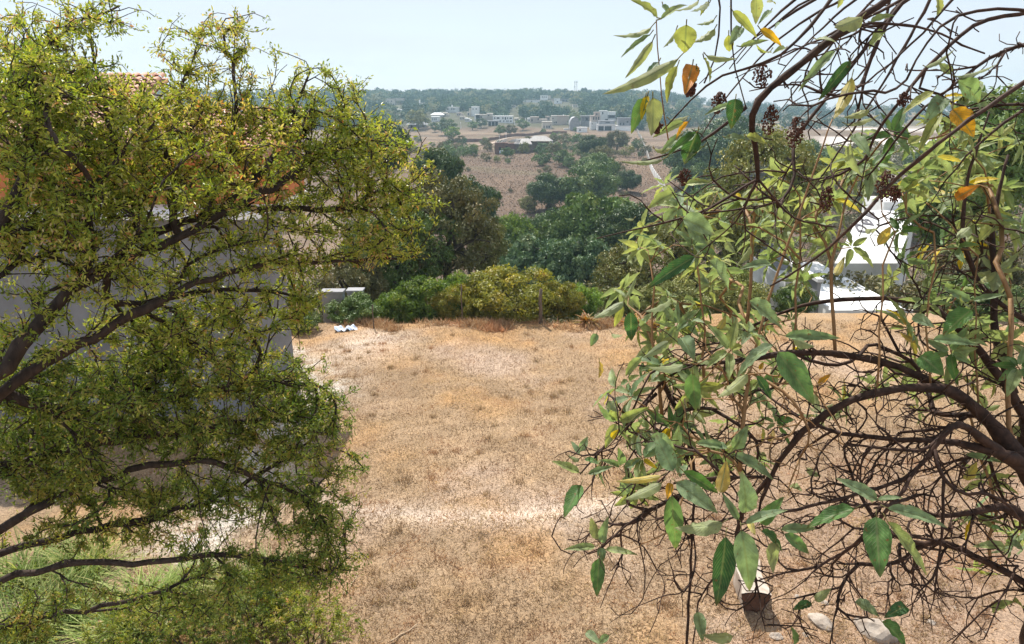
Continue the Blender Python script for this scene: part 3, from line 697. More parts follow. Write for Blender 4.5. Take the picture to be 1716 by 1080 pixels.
# crumpled plastic
def sheet(px, py, w_, d_, label, rz):
    p = ground_at(px, py); root = thing('plastic_sheet', label, 'plastic sheet', p, rz=rz); k = 14; v = []
    for j in range(k):
        for i in range(k):
            u, q = i / (k - 1) - .5, j / (k - 1) - .5
            v.append((u * w_, q * d_, .05 + .08 * math.sin(u * 11 + q * 5) * math.cos(q * 9) + .04 * math.sin(u * 23)))
    i = (np.arange(k - 1)[:, None] * k + np.arange(k - 1)).ravel(); v = np.array(v); v2 = v - np.array((0, 0, .015))
    m = MB(); f = np.stack([i, i + 1, i + k + 1, i + k], 1); m.add(v, f); m.add(v2, f[:, ::-1]); m.build('crumpled_sheet', M['plastic'], root)
sheet(580, 553, .75, .4, 'crumpled white and blue plastic sheet on the lot corner', .2)
sheet(452, 572, 1.0, .6, 'flat bluish plastic sheet under the left tree beside the path', -.3)

# stones
def stone(px, py, s, label, group=None, seed=0):
    p = ground_at(px, py); rr = np.random.default_rng(seed)
    import bmesh
    bm = bmesh.new(); bmesh.ops.create_icosphere(bm, subdivisions=3, radius=1)
    off = Vector(rr.uniform(0, 50, 3)); sc3 = rr.uniform(.7, 1.2, 3) * s; sc3[2] *= .55
    for v in bm.verts:
        k = 1 + .35 * mnoise.noise(v.co * 1.1 + off) + .15 * mnoise.noise(v.co * 3 + off)
        v.co = Vector((v.co.x * sc3[0] * k, v.co.y * sc3[1] * k, v.co.z * sc3[2] * k))
    me = bpy.data.meshes.new('stone'); bm.to_mesh(me); bm.free(); me.materials.append(M['rock'])
    o = bpy.data.objects.new('stone', me); C.objects.link(o); o.location = (p[0], p[1], p[2] + s * .1); o.rotation_euler = (0, 0, rr.uniform(0, 6)); tag(o, label, 'stone', group)
stone(1375, 1045, .17, 'broad flat pale stone at the lower right edge of the picture', seed=1)
stone(1470, 1062, .30, 'large flat pale rock at the bottom right', seed=2)
stone(1300, 1068, .10, 'small round pale stone below the broken block', seed=3)
stone(1382, 1012, .07, 'small pale pebble right of the broken block', seed=4)
stone(1560, 1045, .08, 'small stone under the right thorny twigs', seed=5)
for i, (a, b) in enumerate([(1290, 1040), (1335, 1000), (1420, 1030), (1440, 990), (1500, 1020), (1530, 980), (1350, 1065), (1600, 1020), (1480, 950), (1395, 960), (1215, 1050), (1650, 1060)]):
    stone(a, b, random.uniform(.025, .05), 'little pale pebble scattered on the bare soil under the shrub', 'pebbles under the shrub', 20 + i)
# broken block
def block():
    p = ground_at(1262, 1030); root = thing('broken_concrete_block', 'tilted white-topped block with broken brown face under the shrub', 'concrete block', p)
    m = MB(); rr = np.random.default_rng(4)
    k = 10; v = []; w_, d_, h_ = .44, .72, .40
    def surf(fn, mb):
        v = np.array([fn(i / (k - 1), j / (k - 1)) for j in range(k) for i in range(k)]); i = (np.arange(k - 1)[:, None] * k + np.arange(k - 1)).ravel()
        mb.add(v, np.stack([i, i + 1, i + k + 1, i + k], 1))
    surf(lambda u, q: ((u - .5) * w_ * (1 - .2 * q) + .02 * math.sin(q * 7), q * d_, h_ + .05 * math.sin(u * 3 + q * 4)), m)
    surf(lambda u, q: ((u - .5) * w_ * .8, d_ , (1 - q) * h_ ), m)
    for s in (-1, 1): surf(lambda u, q: (s * .5 * w_ * (1 - .2 * u) * (1 - .5 * (1 - q) * (1 - u)) + .02 * math.sin(u * 7) * q, u * d_, q * (h_ + .05 * math.sin((.5 + s * .5) * 3 + u * 4)) - (1 - q) * .1), m)
    m.build('slab', M['rock'], root)
    m = MB(); surf(lambda u, q: ((u - .5) * w_ * (.45 + .55 * q), -.02 + .1 * (1 - q) + .04 * mnoise.noise(Vector((u * 5, q * 5, 2))), q * (h_ + .05 * math.sin(u * 3)) - (1 - q) * .12), m); m.build('broken_face', M['rockbrown'], root)
    root.rotation_euler = (R(8), 0, R(-6))
block()
def stick(px, py, px2, py2, r, label):
    a = ground_at(px, py) + (0, 0, .03); b = ground_at(px2, py2) + (0, 0, .05); root = thing('dry_stick', label, 'stick', a)
    t = np.linspace(0, 1, 7)[:, None]; pts = a + (b - a) * t; pts[1:-1] += rng.normal(size=(5, 3)) * .015
    m = MB(); m.tube(pts, np.linspace(r, r * .5, 7), 6); put(m, 'main_stem', M['stick'], root)
    m = MB(); q = pts[4]; m.tube([q, q + (b - a) * .15 + np.array((.05, .03, .02))], [r * .5, r * .25], 5); put(m, 'side_twig', M['stick'], root)
stick(640, 950, 676, 920, .008, 'short bleached stick lying on the dry grass')
stick(655, 1078, 700, 1050, .014, 'pale stick at the bottom edge of the lot')
stick(575, 1000, 600, 965, .012, 'pale stick beside the left shrubs')

# ---------------------------------------------------------------- neighbour's house on the left
def neighbour():
    x0, x1, y0, y1 = -19.0, -6.5, 16.5, 20.5
    root = thing('neighbour_house', 'house with terracotta roof, orange upper wall and grey lower wall behind the left tree', 'house', (x0, y0, 0))
    m = MB(); m.box(x0, x1, y0, y1, -.3, 4.9); put(m, 'lower_wall', M['greywall'], root, False)
    m = MB(); m.box(x0 + .4, x1 + .75, y0 + 1.2, y1 - .02, 5.053, 6.55); put(m, 'upper_wall', M['orange'], root, False)
    m = MB(); m.box(x0 + 4, x1 - 2.6, y0 + 3.3, y0 + 3.9, 6.9, 7.55); put(m, 'parapet', M['white'], root, False)
    m = MB(); m.box(x0 - .2, x1 + .8, y0 - .25, y1 + .05, 4.903, 5.05); put(m, 'terrace_slab', M['white'], root, False)
    # tiled mono-pitch roofs rising away from the camera, barrel tiles as real ribs
    def roof(xa, xb, ya, yb, za, zb, name):
        m = MB(); n = int((xb - xa) / .24)
        rows = 14
        for i in range(n):
            cx = xa + (i + .5) * .24
            an = np.linspace(0, math.pi, 6)
            for r_ in range(rows):
                t0, t1 = r_ / rows, (r_ + 1.12) / rows
                pr = []
                for t, lift, rad in ((t0, .035, .12), (t1, .0, .10)):
                    yy = ya + (yb - ya) * t; zz = za + (zb - za) * t + lift
                    pr.append(np.stack([cx + rad * np.cos(an), np.full(6, yy), zz + rad * np.sin(an) * .8], 1))
                q = np.arange(5); m.add(np.concatenate(pr), np.stack([q, q + 1, q + 7, q + 6], 1))
        m.box(xa, xb, ya, yb, za - .15, za - .1) if False else None
        v = np.array([(xa, ya, za - .06), (xb, ya, za - .06), (xb, yb, zb - .06), (xa, yb, zb - .06)]); v2 = v - np.array((0, 0, .12))
        m.add(np.concatenate([v, v2]), [np.array([(0, 1, 2, 3), (7, 6, 5, 4), (0, 4, 5, 1), (1, 5, 6, 2), (2, 6, 7, 3), (3, 7, 4, 0)])])
        return put(m, name, M['tile'], root)
    roof(-18.5, -9.6, y0 + .6, y0 + 5, 6.6, 8.1, 'roof')
    roof(-9.5, -5.6, y0 + .6, y0 + 4.2, 6.35, 7.2, 'roof')
neighbour()
def pier(px, pt, pb, Y, w_, label, mt='grey'):
    a = atY(px, pt, Y); z0 = Hs(a[0], Y) - .2; root = thing('concrete_pier', label, 'pier', (a[0], Y, z0)); h = a[2] - z0
    m = MB(); m.box(-w_ / 2, w_ / 2, 0, .4, 0, h); m.build('shaft', M[mt], root, smooth=False)
    m = MB(); m.box(-w_ / 2 - .04, w_ / 2 + .04, -.04, .44, h + .002, h + .07); m.build('coping', M[mt], root, smooth=False)
pier(556, 492, 520, 25.6, .75, 'wider grey concrete pier at the far left corner of the lot')
pier(594, 490, 520, 26.4, .55, 'narrow grey concrete pier right of the wider one')

# ---------------------------------------------------------------- white building on the right
def white_building():
    Y = 28.2
    a = atY(1388, 512, Y); b = atY(1530, 512, Y); z0 = -9; zd = atY(1450, 524, Y)[2]
    root = thing('white_building', 'white roof deck and sloping roof with grey letters beyond the lot edge at right', 'building', (a[0], Y, z0))
    m = MB(); m.box(a[0], b[0], Y, Y + 9.5, z0, zd); put(m, 'deck', M['white'], root, False)
    m = MB(); m.box(a[0] - .12, a[0] - .003, Y - .1, Y + 9.6, z0, zd + .3); m.box(a[0] - .003, b[0], Y - .1, Y - .003, z0, zd + .12); put(m, 'parapet', M['white'], root, False)
    Y2 = Y + 9.6; c0 = a[0] + .9; c1 = b[0] + 3.6; Y3 = Y2 + 6.5; zt = atY(1450, 353, Y3)[2]
    def P_(px, t):
        yy = Y2 + (Y3 - Y2) * t; return (atY(px, 400, yy)[0], yy, zd - .1 + (zt - zd + .1) * t)
    v = np.array([P_(1404, 0), P_(1510, 0), P_(1528, 1), P_(1448, 1), P_(1432, .82)]); vb = v.copy(); vb[:, 2] = z0
    m = MB(); m.add(np.concatenate([v, vb]), [np.array([(0, 1, 2, 3, 4)]), np.array([(9, 8, 7, 6, 5)]), np.array([(0, 5, 6, 1), (1, 6, 7, 2), (2, 7, 8, 3), (3, 8, 9, 4), (4, 9, 5, 0)])]); put(m, 'sloping_roof', M['white'], root, False)
    q0 = atY(1478, 345, Y3 + .5); q1 = atY(1526, 338, Y3 + .5); m = MB(); m.box(q0[0], q1[0], Y3 + .3, Y3 + 3, z0, q1[2]); put(m, 'roof_box', M['white'], root, False)
    q0 = atY(1364, 468, Y + 1); q1 = atY(1388, 468, Y + 1); m = MB(); m.box(q0[0], a[0] - .13, Y + .6, Y + 4, z0, q0[2]); put(m, 'side_wing', M['grey'], root, False)
    m = MB(); m.box(q0[0] - .1, a[0] - .13, Y + .4, Y + 4.2, q0[2] + .003, q0[2] + .14); put(m, 'side_slab', M['white'], root, False)
    q0 = atY(1405, 440, Y + 9.5); m = MB(); m.box(a[0] + .3, a[0] + 1.2, Y + 7.5, Y + 9.4, zd + .003, zd + 1.0); put(m, 'stair_head', M['grey'], root, False)
    sl = math.atan2(zt - zd + .1, Y3 - Y2)
    for ch, px, t in (('D', 1442, .62), ('B', 1449, .75), ('A', 1455, .88)):
        p = Vector(P_(px, t)) + Vector((0, 0, .03))
        cu = bpy.data.curves.new('letter', 'FONT'); cu.body = ch; cu.size = .9; cu.extrude = .012; cu.offset = .02; cu.align_x = 'CENTER'; cu.align_y = 'CENTER'
        o = bpy.data.objects.new('letter', cu); C.objects.link(o)
        dg = bpy.context.evaluated_depsgraph_get(); me = bpy.data.meshes.new_from_object(o.evaluated_get(dg)); bpy.data.objects.remove(o)
        me.transform(__import__('mathutils').Matrix.Rotation(R(78), 4, 'Z') @ __import__('mathutils').Matrix.Diagonal((1.0, .9, 1, 1)))
        me.transform(__import__('mathutils').Matrix.Diagonal((1, 1.9, 1, 1)))
        me.materials.clear(); me.materials.append(M['letter'])
        o = bpy.data.objects.new('letter', me); C.objects.link(o); o.parent = root
        o.location = p - Vector(root.location); o.rotation_euler = (sl, 0, 0)
white_building()

# ---------------------------------------------------------------- distant houses
def fbox(m, px0, px1, pt, pb, Y, depth, z0=None, dy=0, rnd=None):
    a = atY(px0, pt, Y); b = atY(px1, pb, Y); m.box(a[0], b[0], Y + dy, Y + dy + depth, b[2] if z0 is None else z0, a[2], rnd=rnd)
HOUSES = []
def house(name, label, Y, vols, wins, group=None, cat='house', roof=None):
    """vols: (px0,px1,ptop,pbot,mat,part,dy,depth) ; wins: (px0,px1,pt,pb) dark openings on front plane dy"""
    v = vols[0]; Y = ground_at((v[0] + v[1]) / 2, max(q[3] for q in vols) + .3)[1]; HOUSES.append((min(q[0] for q in vols), max(q[1] for q in vols), Y)); base = atY((v[0] + v[1]) / 2, v[3], Y); root = thing(name, label, cat, (base[0], Y, min(base[2], Hs(base[0], Y))), group)
    for q in vols:
        px0, px1, pt, pb, mt, part = q[:6]; dy = q[6] if len(q) > 6 else 0; dep = q[7] if len(q) > 7 else 8
        m = MB(); a = atY(px0, pt, Y); b = atY(px1, pb, Y)
        zb = b[2] if part.startswith('upper') or part in ('chimney', 'roof', 'roof_slab', 'tank') else min(b[2], Hs(b[0], Y)) - 1.5
        m.box(a[0], b[0], Y + dy, Y + dy + dep, zb, a[2]); put(m, part, M[mt], root, False)
        if part in ('wall', 'upper_wall') :
            m = MB(); m.box(a[0] - .2, b[0] + .2, Y + dy - .25, Y + dy + dep + .2, a[2] + .004, a[2] + .3); put(m, 'roof_slab', M[mt], root, False)
    for q in wins:
        px0, px1, pt, pb = q[:4]; dy = q[4] if len(q) > 4 else 0
        m = MB(); a = atY(px0, pt, Y + dy); b = atY(px1, pb, Y + dy); m.box(a[0], b[0], Y + dy - .06, Y + dy + .1, b[2], a[2]); put(m, 'window', M['dark'], root, False)
    if roof:
        px0, px1, pe, pr, mt = roof; a = atY(px0, pe, Y); b = atY(px1, pe, Y); zt = atY(px0, pr, Y)[2]; ze = a[2]
        ins = (b[0] - a[0]) * .22; d0, d1 = -1, 9
        v = np.array([(a[0] - .6, Y + d0, ze), (b[0] + .6, Y + d0, ze), (b[0] + .6, Y + d1, ze), (a[0] - .6, Y + d1, ze), (a[0] + ins, Y + 4, zt), (b[0] - ins, Y + 4, zt)])
        m = MB(); m.add(v, [np.array([(0, 1, 5, 4), (2, 3, 4, 5), (3, 2, 1, 0)]), np.array([(1, 2, 5), (3, 0, 4)])]); put(m, 'roof', M[mt], root, False)
    return root
house('long_house', 'long white two-storey house with a row of dark windows', 450,
      [(826, 860, 195.5, 206, 'white', 'wall')],
      [(828, 830, 197, 199.5), (832.5, 837, 197, 199.5), (842, 843.6, 196.8, 200), (846, 848, 196.5, 201), (850, 851.4, 197, 200), (854, 858, 197.5, 199.5), (837, 839.5, 202, 204.5), (843.5, 845, 202, 205), (848, 849, 202, 205), (850.5, 852, 202, 205), (854.5, 857.5, 202.5, 204.5)])
house('cream_house', 'cream house with gabled block adjoining the long white house', 448,
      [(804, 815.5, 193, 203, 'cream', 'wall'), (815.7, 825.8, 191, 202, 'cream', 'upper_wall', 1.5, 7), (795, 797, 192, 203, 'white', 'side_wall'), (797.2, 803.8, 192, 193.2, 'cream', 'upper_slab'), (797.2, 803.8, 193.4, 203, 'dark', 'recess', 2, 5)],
      [(805, 807.5, 195, 198), (818, 820, 193, 195, 1.5)])
house('porch', 'low green-grey porch with columns below the long white house', 440,
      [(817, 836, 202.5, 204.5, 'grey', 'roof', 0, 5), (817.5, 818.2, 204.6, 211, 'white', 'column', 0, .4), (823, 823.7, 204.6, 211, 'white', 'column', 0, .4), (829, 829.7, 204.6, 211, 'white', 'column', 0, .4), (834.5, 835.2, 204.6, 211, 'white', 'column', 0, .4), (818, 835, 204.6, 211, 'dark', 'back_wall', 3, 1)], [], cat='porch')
house('chimney_house', 'small flat white house with a chimney among the trees', 520,
      [(747, 769, 180.5, 189, 'white', 'wall'), (756, 758, 176, 180, 'white', 'chimney', 2, 1.5)], [(756, 758, 182, 184), (759, 760.5, 182, 184), (761.5, 762.5, 182, 184), (750, 751.5, 182, 184.5)])
house('stepped_house', 'stepped cream house above the long white house', 490,
      [(790, 803, 179.5, 192, 'white', 'wall'), (782, 789.8, 188, 195, 'cream', 'side_wall'), (786, 789.8, 183, 187.8, 'cream', 'upper_wall', 1, 5)], [(784, 786, 190, 193), (792, 793.5, 182, 184), (797, 799, 182, 184)])
house('small_white_house', 'small white house with three dark openings left of the dark tree pair', 430,
      [(722.5, 736, 196.5, 204, 'white', 'wall')], [(724, 725.2, 198.5, 202), (727, 728.4, 198.5, 202), (730, 731.4, 198.5, 202)])
house('pale_roof_house', 'house with pale pitched roof just above the small white house', 455,
      [(723, 742, 193, 197, 'white', 'wall')], [], roof=(722, 743, 193, 189, 'white'))
house('grey_roof_house', 'low house with wide grey hip roof at the left of the field', 330,
      [(684, 712, 209, 214, 'stonew', 'wall')], [(688, 691, 210, 213), (700, 703, 210, 213)], roof=(682, 714, 209, 203, 'grey'))
house('hill_building', 'beige building with terrace on the wooded hill at left', 640,
      [(646, 662, 166, 176, 'cream', 'wall'), (662.2, 677, 165.5, 169, 'cream', 'upper_wall', 1, 6)], [(649, 651, 169, 171), (655, 657, 169, 171)])
house('hill_house', 'small white house with reddish end wall above the beige hill building', 700,
      [(676, 681, 159, 164, 'white', 'wall'), (681.2, 683, 160, 164, 'brick', 'side_wall')], [(677.5, 679, 160.5, 162)])
house('treetop_house', 'narrow white roof showing above the large pale tree', 560, [(702, 711, 173.5, 176, 'white', 'wall'), (701.5, 703.5, 167.5, 173, 'white', 'upper_tower', 2, 2)], [])
house('skyline_villa', 'white villa with three windows on the skyline', 830,
      [(906, 918, 160.5, 168, 'white', 'wall'), (918.2, 923, 161, 166, 'cream', 'upper_wall', 1, 6)], [(908, 909.5, 162, 164), (911, 912.5, 162, 164), (914.5, 916, 162, 164)])
house('cube_villa', 'tall white cube house below the skyline villa', 760,
      [(929, 938, 165.5, 174, 'white', 'wall'), (938.2, 942, 169.5, 174, 'white', 'side_wall'), (924, 928.8, 166, 170, 'beige', 'upper_wall', 1, 5)], [(933, 935.5, 170, 172), (931, 932.2, 167, 168.5)])
house('long_villa', 'long low grey villa on the skyline right of the cube house', 800, [(939, 955, 166.5, 171, 'grey', 'wall')], [(942, 946, 167.7, 170), (948, 951, 167.7, 170)])
house('white_row', 'row of low white roofs under the skyline villa', 780, [(876, 905, 168.5, 171.5, 'white', 'wall')], [(880, 882, 169.5, 170.8), (890, 892, 169.5, 170.8)])
house('pink_house', 'low pinkish house with dark arch left of the beige house', 420,
      [(889, 903, 197, 206, 'beige', 'wall'), (903.2, 917, 200, 206, 'beige', 'side_wall')], [(890.5, 892.5, 200, 204), (901, 902.6, 198, 202)])
house('arched_house', 'small beige house with arches in front of the pink house', 400,
      [(909, 925, 205, 216, 'cream', 'wall')], [(911, 912.5, 211, 215), (915.5, 917.5, 211, 215), (919, 921.5, 211, 215), (922.5, 923.6, 209, 211)])
house('beige_block', 'large blank beige house block with flat roof', 440,
      [(934, 950, 195, 209, 'beige', 'wall'), (924, 933.8, 194, 207, 'cream', 'side_wall'), (950.2, 954, 195, 204, 'cream', 'upper_wall', 1, 5), (944, 945.5, 192.5, 194.4, 'white', 'tank', 2, 1.2)], [(931, 933, 204, 207), (926, 927.5, 198, 200), (928, 929.5, 205, 207)])
for px0, px1, pt, pb, mt, lb in [(765, 776, 190, 195, 'beige', 'low beige house right of the chimney house'), (770, 783, 196, 201, 'cream', 'low cream house row below the low beige house'), (742, 752, 190, 195, 'cream', 'pale house left below the chimney house'),
        (779, 790, 199.5, 204, 'white', 'small white house front below the stepped house'), (862, 872, 199, 204, 'cream', 'cream house between the long white house and the poles'), (884, 891, 199, 205, 'white', 'narrow white house beside the pink house'),
        (915, 924, 196, 203, 'beige', 'upper beige house behind the arched house'), (955, 966, 206, 211, 'cream', 'cream annexe below the arched shed'), (1044, 1056, 203, 208, 'white', 'white upper house at the right end of the row'),
        (795, 806, 205, 210, 'cream', 'low cream wall house behind the green bush'), (664, 675, 184, 189, 'white', 'white house low on the wooded hill at left'), (700, 709, 195, 200, 'cream', 'cream house behind the large pale tree'),
        (857, 868, 177, 181, 'cream', 'cream house roof among the woods above the long white house'), (830, 840, 171, 174.5, 'beige', 'pale roof glimpsed in the upper woods'), (960, 972, 176, 180, 'cream', 'cream house on the slope under the lattice mast'), (1075, 1092, 172, 177, 'beige', 'beige house by the terraced bare hill')]:
    w3 = (px1 - px0) / 3
    house('hillside_house', lb, 450, [(px0, px0 + 2 * w3, pt, pb, mt, 'wall'), (px0 + 2 * w3 + .1, px1, pt + (pb - pt) * .3, pb, mt, 'side_wall')], [(px0 + w3 * .3, px0 + w3 * .7, pt + (pb - pt) * .3, pt + (pb - pt) * .7), (px0 + w3 * 1.2, px0 + w3 * 1.6, pt + (pb - pt) * .3, pt + (pb - pt) * .7)])
def hangar():
    Y = 460; a = atY(955, 204, Y); b = atY(972, 204, Y); top = atY(963, 196.5, Y)[2]; z0 = Hs(a[0], Y) - 1
    root = thing('arched_hangar', 'dark arched shed between beige block and concrete frame', 'shed', (a[0], Y, z0))
    cx = (a[0] + b[0]) / 2; r_ = (b[0] - a[0]) / 2; zb = a[2] - 2; an = np.linspace(0, math.pi, 14)
    p = np.stack([cx + r_ * np.cos(an), np.full(14, float(Y)), zb + (top - zb) * np.sin(an)], 1); q = np.arange(13)
    m = MB(); m.add(np.concatenate([p, p + (0, 12, 0)]), np.stack([q, q + 1, q + 15, q + 14], 1)); put(m, 'vault', M['steel'], root)
    m = MB(); m.add(p + (0, .5, 0), [np.array([list(range(14))])]); put(m, 'end_wall', M['grey'], root, False)
    m = MB(); m.box(a[0] + .2, b[0] - .2, Y + .6, Y + 11, z0 - 1, zb); put(m, 'base_wall', M['grey'], root, False)
hangar()
house('unfinished_building', 'unfinished grey concrete frame building with open storeys', 400,
      [(973.5, 990, 194.5, 195.8, 'grey', 'roof', 0, 8), (973.5, 974.6, 196, 204, 'grey', 'column', 0, .5), (979, 980, 196, 204, 'grey', 'column', 0, .5), (988.8, 990, 196, 204, 'grey', 'column', 0, .5), (973.5, 990, 204.2, 205.6, 'grey', 'floor_slab', 0, 8), (975, 989, 196, 204, 'greywall', 'back_wall', 5, 1), (977, 987, 205.8, 212, 'cream', 'ground_wall', 1, 5)], [(982, 985, 198, 202, 0)], cat='building')
house('upper_frame_house', 'pinkish concrete house with barred openings left of the white house', 406,
      [(990.5, 1006, 195, 203, 'beige', 'wall'), (997, 1006, 189, 194.7, 'beige', 'upper_wall', 2, 5), (989, 999.5, 204.5, 217, 'white', 'ground_wall', -2, 6)], [(994, 996, 196, 201), (998, 1000, 196, 201), (1002, 1004, 196, 201), (992, 993, 207, 209, -2), (999, 1001, 190.5, 193, 2)])
house('white_modern_house', 'tall white modern house above the double garage', 404,
      [(1006.5, 1018, 186.5, 203, 'white', 'wall'), (1018.2, 1032, 188.5, 193, 'white', 'upper_wall', 1, 6), (1018.2, 1032, 193.2, 199, 'greywall', 'recess', 2.2, 5), (1018.2, 1032, 199.2, 203, 'white', 'balcony', .6, 6)], [(1009, 1011, 188, 192), (1014, 1019, 199.5, 201.8), (1021, 1030, 194, 198, 2.2)])
house('double_garage', 'low white building with two wide dark garage openings', 385,
      [(1001, 1031, 209.5, 219, 'white', 'wall'), (1004, 1031, 202.5, 208.8, 'grey', 'upper_block', 2, 6)], [(1003, 1011.5, 211.8, 219), (1013.5, 1024.5, 211.8, 219), (1015, 1022, 205, 206.5, 2)], cat='garage')
house('grey_house', 'grey house with pale ground wall right of the garage', 390,
      [(1033, 1058, 212, 219, 'white', 'wall'), (1037, 1057, 199, 211.3, 'greywall', 'upper_wall', 2, 7)], [(1039, 1041, 206, 210, 2), (1044, 1046, 206, 210, 2), (1050, 1053, 203, 206, 2)])
house('white_shed', 'small white shed in front of the concrete frame', 345, [(967.5, 984, 214.5, 222, 'white', 'wall', 0, 4)], [(971, 973, 217, 220)], cat='shed')
house('low_wall_house', 'low grey shack left of the white shed', 360, [(956, 966, 213, 218, 'grey', 'wall', 0, 4), (945, 953, 215.5, 218, 'white', 'side_wall', 0, 2)], [(957, 959, 214.5, 217)], cat='shed')

# far wood as one mass
def woodland():
    m = MB(); cv = []
    tm = []
    for s in (21, 22, 23, 24):
        c, _ = crown(5.0, 4.0, 14, 420, 1.3, s, br=(.26, .42)); tm.append(c)
    n = 0; tries = 0
    while n < 3000 and tries < 60000:
        tries += 1
        y = 470 + 480 * random.random() ** 1.15; k = random.uniform(-.82, .82)
        if random.random() < .45: k = random.uniform(-.25, .25)
        x = k * y
        if k > .17 and y < 840:
            if vnoise(x, y * 2.5, .018, 4) > -.15 or random.random() < .3: continue
        z = Hs(x, y)
        pxx = 858 + FPX * x / (y * cp)
        if y < 512 and 690 < pxx < 1062 and random.random() < .62: continue
        if any(a - 4500 / y < pxx < b + 4500 / y and Yh - 130 < y < Yh + 10 for a, b, Yh in HOUSES): continue
        t = tm[n % 4]; s = random.uniform(.65, 1.25); a = random.uniform(0, 6.28); ca_, sa_ = math.cos(a) * s, math.sin(a) * s
        v = t.v[0]; q = np.stack([v[:, 0] * ca_ - v[:, 1] * sa_ + x, v[:, 0] * sa_ + v[:, 1] * ca_ + y, v[:, 2] * s * random.uniform(.85, 1.15) + z - .8], 1)
        at2 = t.a[0].copy(); at2[:, 2] = np.clip(at2[:, 2] * .25 + random.random() ** 1.6 * .95, 0, 1)
        m.add(q, [t.f[0]], at2); n += 1
    o = m.build('woodland', M['t_wood'], smooth=False); tag(o, 'hazy wooded hillside of dense round crowns along the skyline', 'woodland', kind='stuff')
woodland()
# ruined house in the field
def ruin():
    Y = ground_at(845, 258)[1]
    base = atY(828, 257, Y); root = thing('ruined_brick_house', 'ruined brick house with broken plank roof in the dry field', 'house', (base[0], Y, Hs(base[0], Y)))
    def part(name, mt, *boxes):
        m = MB()
        for b in boxes: fbox(m, *b)
        return put(m, name, M[mt], root, False)
    part('brick_wall', 'brick', (829, 836, 240, 259, Y, 6), (840, 847, 240, 259, Y, 6), (851, 864, 241, 259, Y, 6), (836.01, 839.99, 240, 247, Y, 6), (847.01, 850.99, 240, 245, Y, 6))
    part('doorway', 'dark', (847, 851, 245, 258.5, Y + .6, .3)); part('window', 'dark', (836, 840, 247, 252, Y + .6, .3))
    part('stone_wall', 'stonew', (864.1, 890, 241.5, 258, Y + .5, 6))
    m = MB()
    for i in range(16):
        px = 829 + i * 2.5; a = atY(px, 239.5 - i * .15 + random.uniform(-.5, .5), Y - .6); b = atY(px + random.uniform(5, 9), 233.5 + random.uniform(-1, 1), Y + 5)
        if random.random() < .25: continue
        m.tube([a, b], [.16, .14], 4)
    put(m, 'roof_plank', M['tin'], root, False)
    m = MB(); a = atY(862, 241.5, Y - .5); b = atY(892, 242, Y - .5); c = atY(886, 232, Y + 6); d = atY(862, 233, Y + 6)
    v = np.array([a, b, c, d]); m.add(np.concatenate([v, v - np.array((0, 0, .15))]), [np.array([(0, 1, 2, 3), (7, 6, 5, 4), (0, 4, 5, 1), (1, 5, 6, 2), (2, 6, 7, 3), (3, 7, 4, 0)])]); put(m, 'sloping_roof', M['tin'], root, False)
    p = atY(840.5, 256, Y - 1.5); bt = thing('pale_barrel', 'pale bluish barrel standing against the ruined brick wall', 'barrel', (p[0], Y - 1.5, Hs(p[0], Y - 1.5)))
    m = MB(); m.tube([(0, 0, 0), (0, 0, .5), (0, 0, 1.1), (0, 0, 1.3)], [.75, .8, .78, .6], 12); m.build('drum', M['plastic'], bt)
    m = MB(); m.tube([(0, 0, 1.302), (0, 0, 1.36)], [.5, .48], 12); m.build('lid', M['grey'], bt)
    Y2 = Y + 4; a = atY(886, 236.5, Y2); b = atY(927, 236.5, Y2); zt = atY(900, 228.5, Y2)[2]
    root2 = thing('hip_roof_shelter', 'open shelter with grey hip roof beside the ruined house', 'shelter', (a[0], Y2, Hs(a[0], Y2)))
    v = np.array([(a[0], Y2 - 1, a[2]), (b[0], Y2 - 1, a[2]), (b[0], Y2 + 7, a[2]), (a[0], Y2 + 7, a[2]), (a[0] + 2, Y2 + 3, zt), (b[0] - 2.8, Y2 + 3, zt)])
    m = MB(); m.add(v, [np.array([(0, 1, 5, 4), (2, 3, 4, 5), (3, 2, 1, 0)]), np.array([(1, 2, 5), (3, 0, 4)])]); put(m, 'roof', M['tin'], root2, False)
    for px in (888, 903, 908, 921, 925.5):
        q = atY(px, 236.5, Y2); m = MB(); m.box(q[0] - .12, q[0] + .12, Y2 - .4, Y2 - .15, Hs(q[0], Y2) - .5, q[2] - .01); put(m, 'post', M['white'] if px > 920 else M['grey'], root2, False)
    m = MB(); q0 = atY(888, 237, Y2 + 5); q1 = atY(920, 237, Y2 + 5); m.box(q0[0], q1[0], Y2 + 5, Y2 + 5.3, Hs(q0[0], Y2) - .5, q0[2] - .1); put(m, 'back_wall', M['stonew'], root2, False)
ruin()
